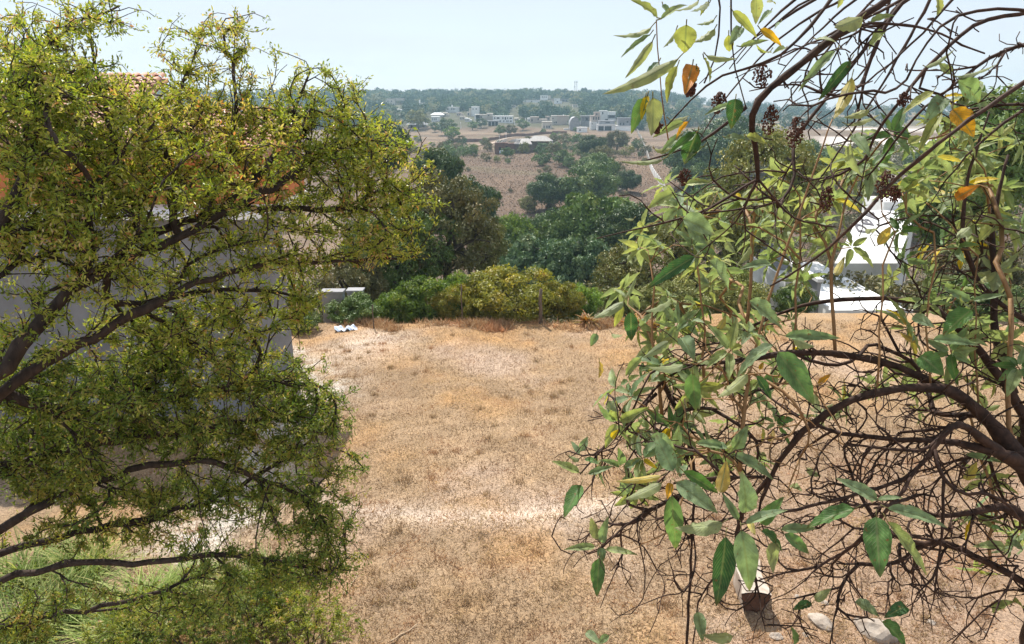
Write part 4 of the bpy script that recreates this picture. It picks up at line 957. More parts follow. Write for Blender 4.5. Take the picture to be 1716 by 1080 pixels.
# low embankment wall behind the field
def bank():
    p = [ground_at(742, 243), ground_at(790, 238), ground_at(830, 235), ground_at(900, 226), ground_at(950, 224)]
    q = resample(np.array([(a[0], a[1], 0, 0) for a in p]), 4); root = thing('field_wall', 'long brown stone wall behind the ruined house', 'wall', (q[0, 0], q[0, 1], Hs(q[0, 0], q[0, 1])))
    m = MB()
    for i in range(len(q) - 1):
        x, y = q[i, :2]; x2, y2 = q[i + 1, :2]; d = math.atan2(y2 - y, x2 - x); l = math.hypot(x2 - x, y2 - y); z = Hs(x, y)
        m.box(x, x + l, y - .25, y + .25, z - .5, z + 1.4 + random.uniform(-.1, .15), rz=d, c=(x, y, z))
    put(m, 'masonry', M['brick'], root, False)
bank()
def white_wall():
    pix = [(1067, 221), (1074, 233), (1079, 248), (1085, 264), (1089, 282), (1095, 295), (1105, 308), (1114, 322), (1120, 336)]
    p = np.array([ground_at(a, b) for a, b in pix]); q = resample(np.concatenate([p, np.zeros((len(p), 1))], 1), 3.0)
    root = thing('panel_wall', 'long pale panel wall winding down the slope toward the valley', 'wall', (q[0, 0], q[0, 1], Hs(q[0, 0], q[0, 1])))
    mp_ = MB(); ms_ = MB()
    for i in range(len(q) - 1):
        x, y = q[i, :2]; x2, y2 = q[i + 1, :2]; z = Hs(x, y); d = math.atan2(y2 - y, x2 - x); l = math.hypot(x2 - x, y2 - y)
        mp_.box(x + .14, x + l - .14, y - .08, y + .08, z - .6, z + 1.6, rz=d, c=(x, y, z)); ms_.box(x - .12, x + .12, y - .14, y + .14, z - .7, z + 1.75, rz=d, c=(x, y, z))
    put(mp_, 'panels', M['white'], root, False); put(ms_, 'posts', M['cream'], root, False)
white_wall()
def pole(px, pt, pb, Y, label, arm=True, r=.12):
    Y = ground_at(px, pb)[1]; a = atY(px, pt, Y); z0 = Hs(a[0], Y); root = thing('utility_pole', label, 'pole', (a[0], Y, z0)); h = a[2] - z0
    m = MB(); m.tube([(0, 0, -.3), (0, 0, h)], [r * 1.2, r * .8], 8); m.build('shaft', M['white'], root)
    if arm: m = MB(); m.box(-.9, .9, -.06, .06, h - .5, h - .35); m.build('crossarm', M['post'], root, smooth=False)
pole(880.5, 198, 217, 395, 'pale utility pole right of the long white house', r=.2)
pole(862.5, 203, 217, 400, 'pale lamp pole at the right corner of the long white house', False, .18)
pole(772, 205, 216, 390, 'thin pale pole by the dark tree pair', False, .15)
pole(848, 222, 240, 250, 'thin pole behind the ruined house', False, .07)
pole(837, 226, 240, 250, 'second thin pole left of the one behind the ruined house', False, .07)
def mast():
    Y = 880.0; a = atY(965, 136, Y); z0 = Hs(a[0], Y); root = thing('lattice_mast', 'thin pale lattice telecom mast on the skyline', 'mast', (a[0], Y, z0)); h = a[2] - z0
    m = MB(); w0, w1 = 2.2, 1.0
    cs = [(-1, -1), (1, -1), (1, 1), (-1, 1)]
    for cx, cy_ in cs: m.tube([(cx * w0, cy_ * w0, -1), (cx * w1, cy_ * w1, h)], [.1, .09], 4)
    N_ = 9
    for i in range(N_):
        t0, t1 = i / N_, (i + 1) / N_; a0 = w0 + (w1 - w0) * t0; a1 = w0 + (w1 - w0) * t1
        for j in range(4):
            c0, c1 = cs[j], cs[(j + 1) % 4]; m.tube([(c0[0] * a0, c0[1] * a0, h * t0), (c1[0] * a1, c1[1] * a1, h * t1)], [.06, .06], 4); m.tube([(c0[0] * a1, c0[1] * a1, h * t1), (c1[0] * a1, c1[1] * a1, h * t1)], [.06, .06], 4)
    m.build('lattice', M['steel'], root, smooth=False)
    for x, z in ((-1.5, h - 2), (1.5, h - 2), (-1.6, h - 7)):
        m = MB(); m.tube([(x, -.9, z), (x, -1.0, z + 1.6)], [.55, .55], 8); m.build('antenna', M['white'], root)
    m = MB(); m.tube([(0, 0, h), (0, 0, h + 2)], [.08, .05], 5); m.build('spike', M['steel'], root)
mast()
# small dry bushes dotted on the field
tree_template('dry', 1.1, .8, 14, 900, .22, 41, 't_brown', zc=.75, r0=.05, br=(.3, .45))
for i in range(46):
    Y = random.uniform(125, 330); k = random.uniform(-.12, .16); x = k * Y
    tree('dry', gz(x, Y), random.uniform(.6, 1.4), None, 'small dry brown bush dotted on the open field', 'bush', 'dry bushes on the field', 'dry_bush')

for i in range(150):
    Y = random.uniform(235, 455); k = random.uniform(-.13, .18) ; x = k * Y
    if 350 < Y and any(a - 6 < 858 + FPX * k / cp < b + 6 and Y < Yh + 4 for a, b, Yh in HOUSES): continue
    tree('dry', gz(x, Y), random.uniform(.9, 2.6), None, 'scrubby bush in the belt between the dry field and the town', 'bush', 'scrub bushes before the town', 'scrub_bush', random.choice(['t_brown', 't_mid', 't_dark', 't_brown', 't_olive']))
# ---------------------------------------------------------------- big small-leaved tree on the left
def limb(pts):
    out = []
    for p in pts:
        q = at(p[0], p[1], p[2]); out.append((*q, p[3] * .72 / FPX * p[2]))
    return np.array(out)
def ell_targets(blobs, mult=1.0, dens=68):
    T = []
    for px, py, rx, ry, d, dt, w_ in blobs:
        n = int(rx * ry * math.pi / dens * w_ * mult)
        a = rng.uniform(0, 6.28, n); r_ = (np.sqrt(rng.random(n)) + rng.normal(size=n) * .13) * (1 + .18 * np.sin(a * 5 + px) + .1 * np.sin(a * 9 + py))
        out_ = rng.random(n) < .07; r_[out_] = 1.0 + .38 * rng.random(int(out_.sum()))
        for k in range(n): T.append(at(px + rx * r_[k] * math.cos(a[k]), py + ry * r_[k] * math.sin(a[k]), d + rng.uniform(-dt, dt)))
    return np.array(T)
def left_tree():
    LB = [
        [(-130, 800, 4.0, 30), (0, 622, 3.9, 17), (100, 500, 4.0, 14), (180, 450, 4.1, 12), (300, 400, 4.3, 8), (420, 330, 4.6, 5), (500, 290, 4.8, 4), (570, 230, 5.0, 2.5)],
        [(-130, 830, 4.1, 26), (0, 655, 4.05, 14), (120, 580, 4.1, 12), (240, 520, 4.2, 11), (340, 470, 4.4, 8), (440, 440, 4.6, 6), (560, 440, 4.9, 4), (690, 432, 5.1, 2)],
        [(-110, 640, 4.0, 20), (-10, 430, 3.8, 13), (30, 320, 3.8, 10), (60, 240, 3.9, 7), (45, 150, 4.0, 5), (80, 70, 4.1, 4), (130, 35, 4.3, 3), (200, 10, 4.4, 2)],
        [(160, 460, 4.1, 10), (235, 400, 4.3, 9), (228, 350, 4.3, 7), (190, 260, 4.2, 5), (170, 150, 4.3, 4), (150, 60, 4.4, 2)],
        [(235, 400, 4.3, 7), (300, 375, 4.5, 6), (370, 352, 4.7, 5), (450, 352, 4.9, 4), (560, 352, 5.1, 3), (650, 330, 5.3, 2)],
        [(340, 380, 4.5, 5), (410, 320, 4.6, 5), (470, 250, 4.8, 4), (492, 190, 5, 3), (520, 120, 5.1, 2)],
        [(300, 395, 4.4, 6), (280, 280, 4.5, 4), (300, 170, 4.6, 3), (335, 60, 4.8, 2)],
        [(330, 385, 4.5, 5), (385, 280, 4.7, 4), (398, 150, 4.8, 3), (375, 60, 4.9, 2)],
        [(180, 450, 4.1, 8), (176, 520, 4.3, 7), (260, 505, 4.5, 6), (380, 480, 4.7, 5), (470, 490, 4.9, 3), (520, 500, 5.0, 2)],
        [(-130, 1000, 4.6, 22), (0, 882, 4.6, 10), (100, 832, 4.7, 8), (250, 775, 4.9, 6), (360, 772, 5.0, 5), (450, 810, 5.2, 3)],
        [(-130, 1060, 4.7, 20), (0, 972, 4.7, 9), (150, 936, 4.8, 8), (230, 950, 4.9, 6), (380, 925, 5.1, 4), (500, 950, 5.3, 2.5)],
        [(-100, 960, 4.7, 14), (0, 925, 4.8, 7), (130, 895, 4.9, 6), (260, 868, 5.0, 5), (380, 830, 5.2, 4), (480, 765, 5.4, 3), (540, 720, 5.5, 2)],
        [(-60, 1070, 4.9, 10), (60, 1035, 4.9, 6), (160, 1020, 5.0, 5), (260, 995, 5.1, 4), (350, 960, 5.2, 2)],
        [(0, 655, 4.1, 9), (90, 690, 4.3, 7), (220, 680, 4.6, 5), (340, 650, 4.9, 4), (460, 640, 5.2, 3), (540, 650, 5.3, 2)],
        [(-60, 800, 4.4, 9), (60, 770, 4.5, 6), (180, 740, 4.7, 5), (320, 720, 5.0, 4), (470, 700, 5.3, 3), (560, 700, 5.5, 2)],
    ]
    limbs = [limb(l) for l in LB]
    base = np.array((-4.7, 3.6, 0))
    j0 = limbs[0][0, :3]; lj = limbs[9][0, :3]
    trunk = np.array([(*(base + (0, 0, -.2)), .24), (*(base * .5 + lj * .5 + (-.15, .1, 0)), .17), (*lj, .15), (*(lj * .4 + j0 * .6), .13), (*j0, .12), (*limbs[2][0, :3], .08)])
    up = [(60, 70, 100, 70, 4.3, .35, .4), (40, 200, 90, 120, 3.9, .3, 1.1), (180, 240, 130, 110, 4.3, .4, 1.15), (85, 125, 90, 50, 4.2, .3, .6), (340, 110, 95, 75, 4.9, .3, .38), (330, 200, 110, 60, 4.7, .35, .9), (310, 290, 160, 70, 4.5, .4, 1.0),
          (430, 230, 70, 70, 4.8, .3, .9), (525, 170, 75, 55, 5.0, .25, .9), (580, 240, 90, 60, 5.0, .3, 1.05), (650, 300, 70, 60, 5.2, .25, 1.0), (520, 290, 90, 60, 5.0, .3, .8), (600, 350, 110, 45, 5.1, .25, .9), (60, 370, 110, 60, 4.0, .3, 1.0),
          (190, 370, 110, 50, 4.2, .3, .7), (420, 380, 110, 35, 4.7, .3, .6), (610, 410, 90, 35, 5.0, .25, .9), (480, 430, 100, 40, 4.8, .3, .65), (420, 530, 90, 45, 4.9, .3, .8), (490, 500, 50, 40, 5, .2, .8), (140, 480, 130, 40, 4.1, .3, .35), (330, 480, 90, 30, 4.5, .3, .3), (50, 560, 80, 50, 4.1, .3, .4), (250, 560, 100, 35, 4.5, .3, .6),
          (130, 440, 120, 50, 4.2, .3, .5), (330, 440, 120, 40, 4.6, .3, .5), (300, 540, 120, 45, 4.7, .3, .8), (165, 30, 70, 40, 4.4, .2, .45), (395, 60, 55, 45, 4.9, .2, .4)]
    low = [(100, 660, 130, 60, 4.5, .4, 1.0), (300, 620, 120, 55, 4.9, .35, 1.15), (440, 640, 90, 50, 5.2, .3, 1.05), (520, 690, 60, 50, 5.4, .25, 1.1), (240, 710, 150, 50, 4.9, .4, 1.05), (420, 740, 120, 45, 5.2, .3, 1.0), (555, 780, 60, 35, 5.5, .2, .6), (80, 770, 110, 60, 4.6, .35, 1.0),
           (180, 830, 120, 40, 4.9, .3, .6), (350, 830, 110, 40, 5.2, .3, .75), (500, 850, 90, 50, 5.4, .3, .8), (540, 930, 60, 60, 5.4, .25, .85), (100, 900, 110, 30, 4.8, .3, .35), (300, 900, 110, 30, 5.1, .3, .4), (420, 960, 110, 35, 5.2, .3, .75), (120, 1000, 110, 25, 4.9, .3, .35), (300, 1020, 100, 35, 5.2, .3, .6), (40, 1050, 60, 30, 4.9, .2, .7)]
    Tu = ell_targets(up, 1.0, 54); Tl = ell_targets(low, 1.0, 38)
    T = np.concatenate([Tu, Tl])
    ch, tips = grow(limbs + [trunk], T, .1, .014, .0021, .38, .13, 10, early=.3, cw=(1.6, .95))
    root = thing('small_leaved_tree', 'large dense small-leaved tree with dark arching limbs filling the left side', 'tree', base)
    for li in range(len(limbs)): put(branches_mesh(ch, li), 'limb', M['bark'], root)
    put(branches_mesh(ch, len(limbs)), 'trunk', M['bark'], root)
    mu = MB(); ml = MB(); tu = []; tl = []
    for pr, d in tips:
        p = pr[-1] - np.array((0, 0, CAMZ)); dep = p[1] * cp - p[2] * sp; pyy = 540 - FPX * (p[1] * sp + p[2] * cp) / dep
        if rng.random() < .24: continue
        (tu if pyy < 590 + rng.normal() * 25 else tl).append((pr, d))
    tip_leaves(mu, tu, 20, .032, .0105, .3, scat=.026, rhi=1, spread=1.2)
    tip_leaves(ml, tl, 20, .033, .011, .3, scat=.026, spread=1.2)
    put(mu, 'crown', M['olive'], root, False); put(ml, 'lower_foliage', M['lowleaf'], root, False)  # sunlit top and shaded lower half put into two leaf colours
    # nest-like clump of dry twigs
    c = at(505, 205, 5.0); nr = thing('twig_nest', 'dark clump of dry twigs lodged in the left tree branches', 'nest', c)
    m = MB()
    for i in range(150):
        d = rdir(1)[0]; p0 = rdir(1)[0] * np.array((.07, .07, .09)) * rng.random() ** .5; e = rdir(1)[0] * .07
        m.tube([p0 - e, p0 + rdir(1)[0] * .012, p0 + e], [.002, .003, .0015], 4)
    m.build('woven_twigs', M['bark'], nr)
left_tree()

# ---------------------------------------------------------------- shrubs and long grass under the left tree
def low_shrub(px, py, wpx, hm, label, mt='lowleaf'):
    p = ground_at(px, py); w_ = wpx / FPX * np.linalg.norm(p - np.array((0, 0, CAMZ)))
    root = thing('leafy_shrub', label, 'shrub', p); n = 260
    d = rdir(n); d[:, 2] = np.abs(d[:, 2]); T = p + d * np.array((w_ / 2, w_ / 2, hm)) * (rng.random(n) ** .35)[:, None] + (0, 0, .1)
    st = [np.array([(*p, .012), (*(p + (dx * w_ * .3, dy * w_ * .3, hm * .45)), .006)]) for dx, dy in ((-.6, 0), (.6, .2), (0, -.6), (.1, .6), (0, 0))]
    ch, tips = grow(st, T, .12, .03, .002, .42, .15, 6)
    put(branches_mesh(ch), 'stems', M['bark'], root); m = MB(); tip_leaves(m, tips, 24, .05, .014, .3); put(m, 'foliage', M[mt], root, False)
low_shrub(520, 1105, 180, 1.0, 'leafy green shrub at the bottom edge beside the dry lot', 'olive')
low_shrub(420, 1075, 150, 1.0, 'dark leafy shrub left of the bottom edge shrub')
low_shrub(330, 1110, 160, .9, 'dark shrub between the long grass and the leafy shrubs')
low_shrub(230, 1100, 150, .9, 'leafy shrub among the long grass at the bottom left', 'olive')
low_shrub(470, 1040, 120, .9, 'small leafy shrub at the edge of the dry lot under the branches', 'olive')
def grass_clump(px, py, s, label):
    p = ground_at(px, py); root = thing('long_grass_clump', label, 'grass clump', p, 'clumps of long green grass under the left tree')
    m = MB(); n = 260
    a = rng.uniform(0, 6.28, n); e = rng.uniform(.6, 1.45, n); D = np.stack([np.cos(a) * np.cos(e), np.sin(a) * np.cos(e), np.sin(e)], 1)
    P = np.stack([rng.normal(size=n) * .16 * s, rng.normal(size=n) * .16 * s, np.zeros(n)], 1)
    T = (np.array([(-.5, 0, 0), (.5, 0, 0), (-.5, .3, 0), (.5, .3, 0), (-.45, .6, 0), (.45, .6, 0), (-.3, .82, 0), (.3, .82, 0), (0, 1, 0)]), [np.array([(0, 1, 3, 2), (2, 3, 5, 4), (4, 5, 7, 6)]), np.array([(6, 7, 8)])])
    leaves(m, P, D, np.tile((0, 0, 1.), (n, 1)) - D * .3, s * rng.uniform(.6, 1.1, n), .016 * s, T, None, .65); m.build('blades', M['longgrass'], root, smooth=False)
for i, (a, b, s, lb) in enumerate([(40, 975, 1.0, 'long green grass clump nearest the left edge of the picture'), (150, 960, .9, 'long green grass clump under the lowest left branches'), (110, 1040, 1.0, 'bright long grass clump at the bottom left corner'), (250, 1030, .9, 'long pale-green grass clump right of the bottom left corner clump'),
        (30, 1075, .9, 'long grass clump cut by the bottom left corner'), (200, 1078, .9, 'long grass clump on the bottom edge left of the shrubs'), (400, 1010, .8, 'long grass clump behind the dark leafy shrub'), (460, 985, .7, 'small long-grass clump beside the dry lot'), (320, 985, .7, 'long grass clump in the gap below the branches')]): grass_clump(a, b, s, lb)

# ---------------------------------------------------------------- big-leaved shrub on the right
def right_shrub():
    LB = [
        [(1790, 900, 2.7, 36), (1716, 780, 2.7, 24), (1655, 700, 2.7, 16), (1600, 655, 2.65, 12), (1540, 647, 2.6, 10), (1480, 655, 2.6, 10), (1410, 675, 2.6, 9), (1340, 725, 2.65, 8), (1295, 790, 2.7, 6), (1275, 840, 2.7, 4)],
        [(1650, 695, 2.7, 12), (1560, 640, 2.7, 10), (1500, 612, 2.7, 9), (1420, 593, 2.7, 8), (1330, 590, 2.7, 7), (1240, 605, 2.8, 5), (1150, 612, 2.9, 4), (1100, 645, 3.0, 3), (1060, 700, 3.0, 1.5)],
        [(1730, 720, 2.8, 14), (1690, 650, 2.8, 11), (1625, 570, 2.8, 9), (1565, 512, 2.8, 7), (1500, 500, 2.8, 6), (1400, 502, 2.85, 5), (1330, 515, 2.9, 4), (1250, 552, 3.0, 3), (1180, 600, 3.1, 2)],
        [(1790, 90, 1.9, 8), (1716, 140, 1.9, 6), (1640, 190, 1.9, 5), (1560, 248, 1.9, 5), (1500, 300, 2.0, 5), (1430, 380, 2.0, 4), (1370, 432, 2.1, 3), (1290, 480, 2.2, 2)],
        [(1580, -60, 2.0, 9), (1480, 0, 2.0, 8), (1440, 30, 2.0, 8), (1392, 68, 2.0, 9), (1330, 115, 2.0, 9), (1282, 155, 2.0, 9), (1250, 180, 2.0, 8), (1262, 230, 2.05, 7), (1272, 270, 2.1, 6), (1270, 302, 2.1, 4)],
        [(1270, 300, 2.1, 3.5), (1200, 345, 2.1, 3), (1130, 372, 2.15, 3), (1060, 385, 2.2, 2), (1000, 400, 2.2, 1)],
        [(1270, 300, 2.1, 3), (1240, 370, 2.2, 2.5), (1170, 425, 2.3, 1.5)],
        [(1270, 300, 2.1, 3), (1330, 370, 2.2, 2.2), (1400, 380, 2.3, 1.5)],
        [(1250, 180, 2.0, 5), (1200, 225, 2.0, 4), (1140, 255, 2.0, 3), (1080, 270, 2.0, 1.5)],
        [(1440, -70, 1.8, 6), (1395, 0, 1.8, 5), (1350, 55, 1.8, 4), (1310, 98, 1.8, 4), (1240, 116, 1.8, 3), (1180, 140, 1.8, 2.5), (1110, 220, 1.8, 1.5)],
        [(1790, 0, 2.2, 6), (1716, 25, 2.2, 5), (1640, 30, 2.2, 4), (1600, 70, 2.2, 4), (1545, 120, 2.2, 4), (1500, 180, 2.2, 3), (1455, 240, 2.3, 2), (1440, 330, 2.3, 1.5)],
        [(1790, 60, 2.3, 6), (1716, 72, 2.3, 4), (1650, 100, 2.3, 4), (1590, 150, 2.3, 3), (1530, 195, 2.3, 3), (1460, 290, 2.4, 2)],
        [(1390, 68, 2.0, 5), (1460, 35, 2.1, 4), (1560, 50, 2.2, 3), (1650, 90, 2.3, 2)],
        [(1716, 780, 2.7, 18), (1680, 760, 2.6, 12), (1600, 740, 2.6, 7), (1500, 738, 2.6, 5), (1420, 730, 2.7, 4), (1330, 700, 2.8, 3), (1270, 650, 2.9, 2)],
        [(1790, 930, 2.7, 20), (1716, 870, 2.7, 14), (1680, 840, 2.7, 9), (1600, 870, 2.7, 6), (1540, 860, 2.7, 4), (1440, 820, 2.8, 2)],
        [(1790, 1020, 2.8, 12), (1716, 975, 2.8, 8), (1640, 935, 2.8, 7), (1560, 900, 2.8, 6), (1500, 950, 2.9, 4), (1440, 945, 2.9, 3)],
        [(1790, 560, 2.9, 10), (1716, 540, 2.9, 7), (1640, 480, 2.9, 6), (1610, 400, 2.9, 5), (1620, 300, 2.9, 4), (1660, 180, 2.9, 2)],
        [(1700, 660, 2.8, 10), (1665, 560, 2.9, 9), (1668, 460, 2.9, 8), (1660, 380, 3.0, 6), (1690, 260, 3.0, 3)],
        [(1240, 790, 2.6, 3.5), (1250, 650, 2.6, 3.5), (1282, 520, 2.6, 3.2), (1320, 410, 2.6, 3), (1360, 300, 2.6, 2.5), (1395, 200, 2.6, 2)],
        [(1290, 800, 2.7, 5), (1240, 860, 2.8, 4), (1230, 930, 2.9, 3), (1170, 1000, 3.0, 2), (1160, 1090, 3.1, 2)],
        [(1110, 640, 3.0, 4), (1150, 720, 3.0, 3.5), (1165, 800, 3.0, 3), (1160, 900, 3.0, 3), (1150, 1090, 3.1, 3)],
        [(1180, 140, 1.8, 2.2), (1215, 60, 1.75, 2), (1200, -30, 1.7, 3)],
        [(1250, 180, 2.0, 2), (1225, 90, 1.8, 1.8), (1225, -20, 1.8, 2.2)],
        [(1120, 235, 1.8, 1.5), (1105, 130, 1.75, 1.4), (1100, 35, 1.7, 1.2)],
        [(1716, 790, 2.7, 14), (1600, 700, 2.5, 8), (1530, 800, 2.5, 5), (1400, 840, 2.5, 4), (1260, 870, 2.4, 4), (1240, 880, 2.35, 3)],
        [(1280, 800, 2.6, 4), (1190, 800, 2.4, 3.5), (1130, 810, 2.3, 3)],
        [(1540, 830, 2.6, 4), (1480, 850, 2.4, 4), (1465, 852, 2.3, 3)],
        [(1160, 820, 3.0, 3), (1060, 870, 2.9, 2.5), (1007, 918, 2.8, 2)],
        [(1100, 660, 3.0, 3), (1020, 740, 2.9, 2.5), (972, 795, 2.8, 2)],
    ]
    for _ in range(15):
        x0 = rng.uniform(1380, 1760); y0 = -40 if x0 < 1700 else rng.uniform(-40, 260); Lp = rng.uniform(220, 520); a_ = rng.uniform(2.0, 2.75); d0 = rng.uniform(1.9, 2.9); k_ = rng.uniform(-60, 60)
        LB.append([(x0 + Lp * t * math.cos(a_) + k_ * math.sin(3.14 * t) * .6, y0 + Lp * t * math.sin(a_) + k_ * math.sin(3.14 * t), d0, 3.4 * (1 - t) + .9) for t in (0, .25, .5, .75, 1)])
    limbs = [limb(l) for l in LB]
    base = np.array((2.75, 2.7, 0.0)); j0 = limbs[0][0, :3]
    trunk = np.array([(*(base + (0, 0, -.2)), .16), (*(base * .5 + j0 * .5 + (.1, 0, 0)), .12), (*j0, .1), (*limbs[2][0, :3], .06), (*limbs[16][0, :3], .04), (*limbs[11][0, :3], .03), (*limbs[3][0, :3], .03)])
    tangle = [(1600, 820, 130, 120, 2.75, .3, .35), (1350, 700, 300, 130, 2.8, .35, .55), (1500, 780, 230, 130, 2.8, .35, .6), (1250, 850, 260, 150, 2.9, .3, .4), (1560, 900, 180, 150, 2.8, .35, .5), (1130, 760, 130, 140, 3.0, .2, .45), (1080, 900, 120, 150, 3.0, .2, .2), (1600, 600, 140, 120, 2.9, .3, .5),
              (1550, 120, 190, 110, 2.3, .35, .3), (1400, 120, 140, 100, 2.1, .25, .16), (1600, 420, 130, 100, 2.9, .3, .45), (1300, 330, 150, 90, 2.4, .25, .25), (1250, 600, 150, 70, 2.9, .2, .35), (1420, 1000, 250, 80, 2.9, .2, .3), (1180, 340, 120, 60, 2.2, .15, .12), (1450, 560, 150, 60, 2.9, .2, .3)]
    T = ell_targets(tangle, .6)
    T = T[(T[:, 0] ** 2 + T[:, 1] ** 2) > 1]
    ch, tips = grow(limbs + [trunk], T, .05, .006, .0018, .34, .2, 16, .07, early=.45, wob=.03, cw=(1.5, .8))
    root = thing('big_leaved_shrub', 'tall shrub with large felted leaves and tangled dark twigs filling the right side', 'shrub', base)
    for li in range(len(limbs)):
        put(branches_mesh(ch, li), 'limb', M['twig_red'] if li in (18, 23) else M['bark_r'], root)
    put(branches_mesh(ch, len(limbs)), 'trunk', M['bark_r'], root)
    # ---- leaves
    mb = MB(); stem = mb
    code = {'d': .02, 'g': .25, 'b': .42, 'l': .60, 'y': .74, 'Y': .9, 'o': .955, 'r': .99}
    def hero(bx, by, tx, ty, w_, d, c):
        a = at(bx, by, d); tl = rng.uniform(-.25, .25); b = at(tx, ty, d * (1 + tl * .12))
        Lr = np.linalg.norm(b - a); D = b - a
        view = at(bx, by, d) - np.array((0, 0, CAMZ)); view /= np.linalg.norm(view)
        N = -view * .8 + np.array((0, 0, .75)) + rdir(1)[0] * .35
        if c in 'lyY' and rng.random() < .55: N = -N + np.array((0, 0, .0))
        D2 = D + np.array((0, 0, Lr * .2))
        leaves(mb, [a], np.array([D2]), np.array([N]), Lr * 1.03, w_ * 2 / FPX * d * .95, (_bv, _bf), np.array([code[c] + rng.uniform(-.04, .05)]).clip(0, 1), rng.uniform(.08, .38), _buv)
        stem.tube([a - D * .12 + np.array((0, 0, .004)), a + D * .05], [.0016, .0012], 4, .99)
    c7 = lambda x, y: (900 + x / 2.103, 700 + y / 2.103); c6 = lambda x, y: (1000 + x / 2.397, 380 + y / 2.397); c5 = lambda x, y: (1000 + x / 2.397, y / 2.397)
    K7 = [(480, 190, 410, 70, 34, 2.3, 'b'), (440, 205, 295, 262, 14, 2.3, 'Y'), (440, 230, 330, 312, 22, 2.25, 'l'), (475, 275, 485, 490, 34, 2.25, 'g'), (490, 230, 620, 345, 34, 2.25, 'b'), (505, 200, 530, 160, 12, 2.3, 'b'), (515, 190, 630, 285, 22, 2.3, 'g'), (645, 265, 670, 165, 25, 2.3, 'Y'),
          (470, 230, 460, 290, 14, 2.3, 'o'), (735, 335, 740, 215, 38, 2.2, 'b'), (655, 370, 505, 435, 32, 2.15, 'l'), (665, 420, 640, 660, 40, 2.1, 'd'), (720, 398, 750, 610, 42, 2.05, 'b'), (735, 375, 882, 335, 20, 2.15, 'b'), (790, 375, 860, 300, 26, 2.25, 'g'), (860, 395, 980, 410, 18, 2.25, 'b'), (870, 410, 960, 495, 22, 2.2, 'g'),
          (790, 400, 880, 480, 24, 2.2, 'd'), (840, 440, 825, 530, 24, 2.2, 'l'), (710, 360, 650, 280, 14, 2.2, 'b'), (750, 350, 760, 440, 13, 2.25, 'Y'), (690, 130, 835, 225, 24, 2.5, 'b'), (670, 112, 565, 95, 20, 2.5, 'b'), (700, 112, 735, 52, 24, 2.5, 'b'),
          (1120, 322, 960, 395, 32, 2.2, 'g'), (1195, 350, 1200, 557, 46, 2.15, 'g'), (1235, 368, 1360, 575, 30, 2.2, 'l'), (1235, 320, 1450, 390, 24, 2.2, 'b'), (1200, 292, 1055, 228, 24, 2.25, 'b'), (1200, 290, 1290, 290, 12, 2.3, 'b'), (1180, 300, 1160, 260, 14, 2.3, 'l'),
          (215, 430, 182, 355, 18, 2.8, 'y'), (230, 442, 240, 365, 18, 2.8, 'b'), (205, 455, 105, 475, 14, 2.8, 'l'), (240, 465, 350, 495, 14, 2.8, 'l'), (220, 495, 210, 627, 26, 2.75, 'g'), (222, 460, 232, 505, 16, 2.78, 'b'),
          (150, 195, 50, 165, 17, 2.8, 'l'), (155, 238, 100, 356, 28, 2.75, 'g'), (155, 118, 180, 70, 15, 2.8, 'b'), (150, 130, 118, 88, 10, 2.8, 'b'), (150, 145, 95, 160, 14, 2.8, 'l'), (180, 200, 270, 182, 12, 2.8, 'b'), (170, 145, 215, 175, 12, 2.8, 'g'),
          (300, 165, 290, 125, 16, 2.8, 'b'), (310, 175, 365, 152, 14, 2.8, 'b'), (290, 172, 240, 160, 12, 2.8, 'b'), (312, 205, 310, 282, 24, 2.75, 'b'), (565, 685, 582, 785, 22, 2.9, 'b'), (1120, 650, 1205, 702, 24, 2.6, 'b'), (1300, 665, 1238, 710, 24, 2.6, 'd'), (1215, 720, 1310, 810, 30, 2.55, 'g'),
          (968, 655, 905, 685, 18, 2.9, 'd'), (980, 645, 1030, 618, 16, 2.9, 'l'), (1650, 455, 1552, 462, 18, 2.7, 'l'), (1665, 445, 1720, 470, 18, 2.7, 'b'), (1600, 388, 1668, 410, 14, 2.7, 'g'), (1605, 685, 1662, 650, 22, 2.8, 'l'), (1680, 650, 1716, 690, 20, 2.8, 'l'), (1500, 215, 1570, 170, 22, 2.6, 'Y'),
          (1510, 130, 1640, 168, 12, 2.7, 'b'), (1680, 30, 1716, 80, 18, 2.8, 'y'), (175, 755, 215, 799, 16, 2.9, 'b'), (255, 770, 215, 800, 14, 2.9, 'b'), (690, 770, 600, 799, 22, 2.8, 'l'), (910, 799, 905, 755, 16, 2.8, 'g'), (820, 85, 835, 60, 12, 2.7, 'Y'), (600, 120, 590, 130, 8, 2.7, 'Y'), (950, 180, 990, 215, 14, 2.7, 'l'), (895, 240, 925, 255, 14, 2.8, 'l')]
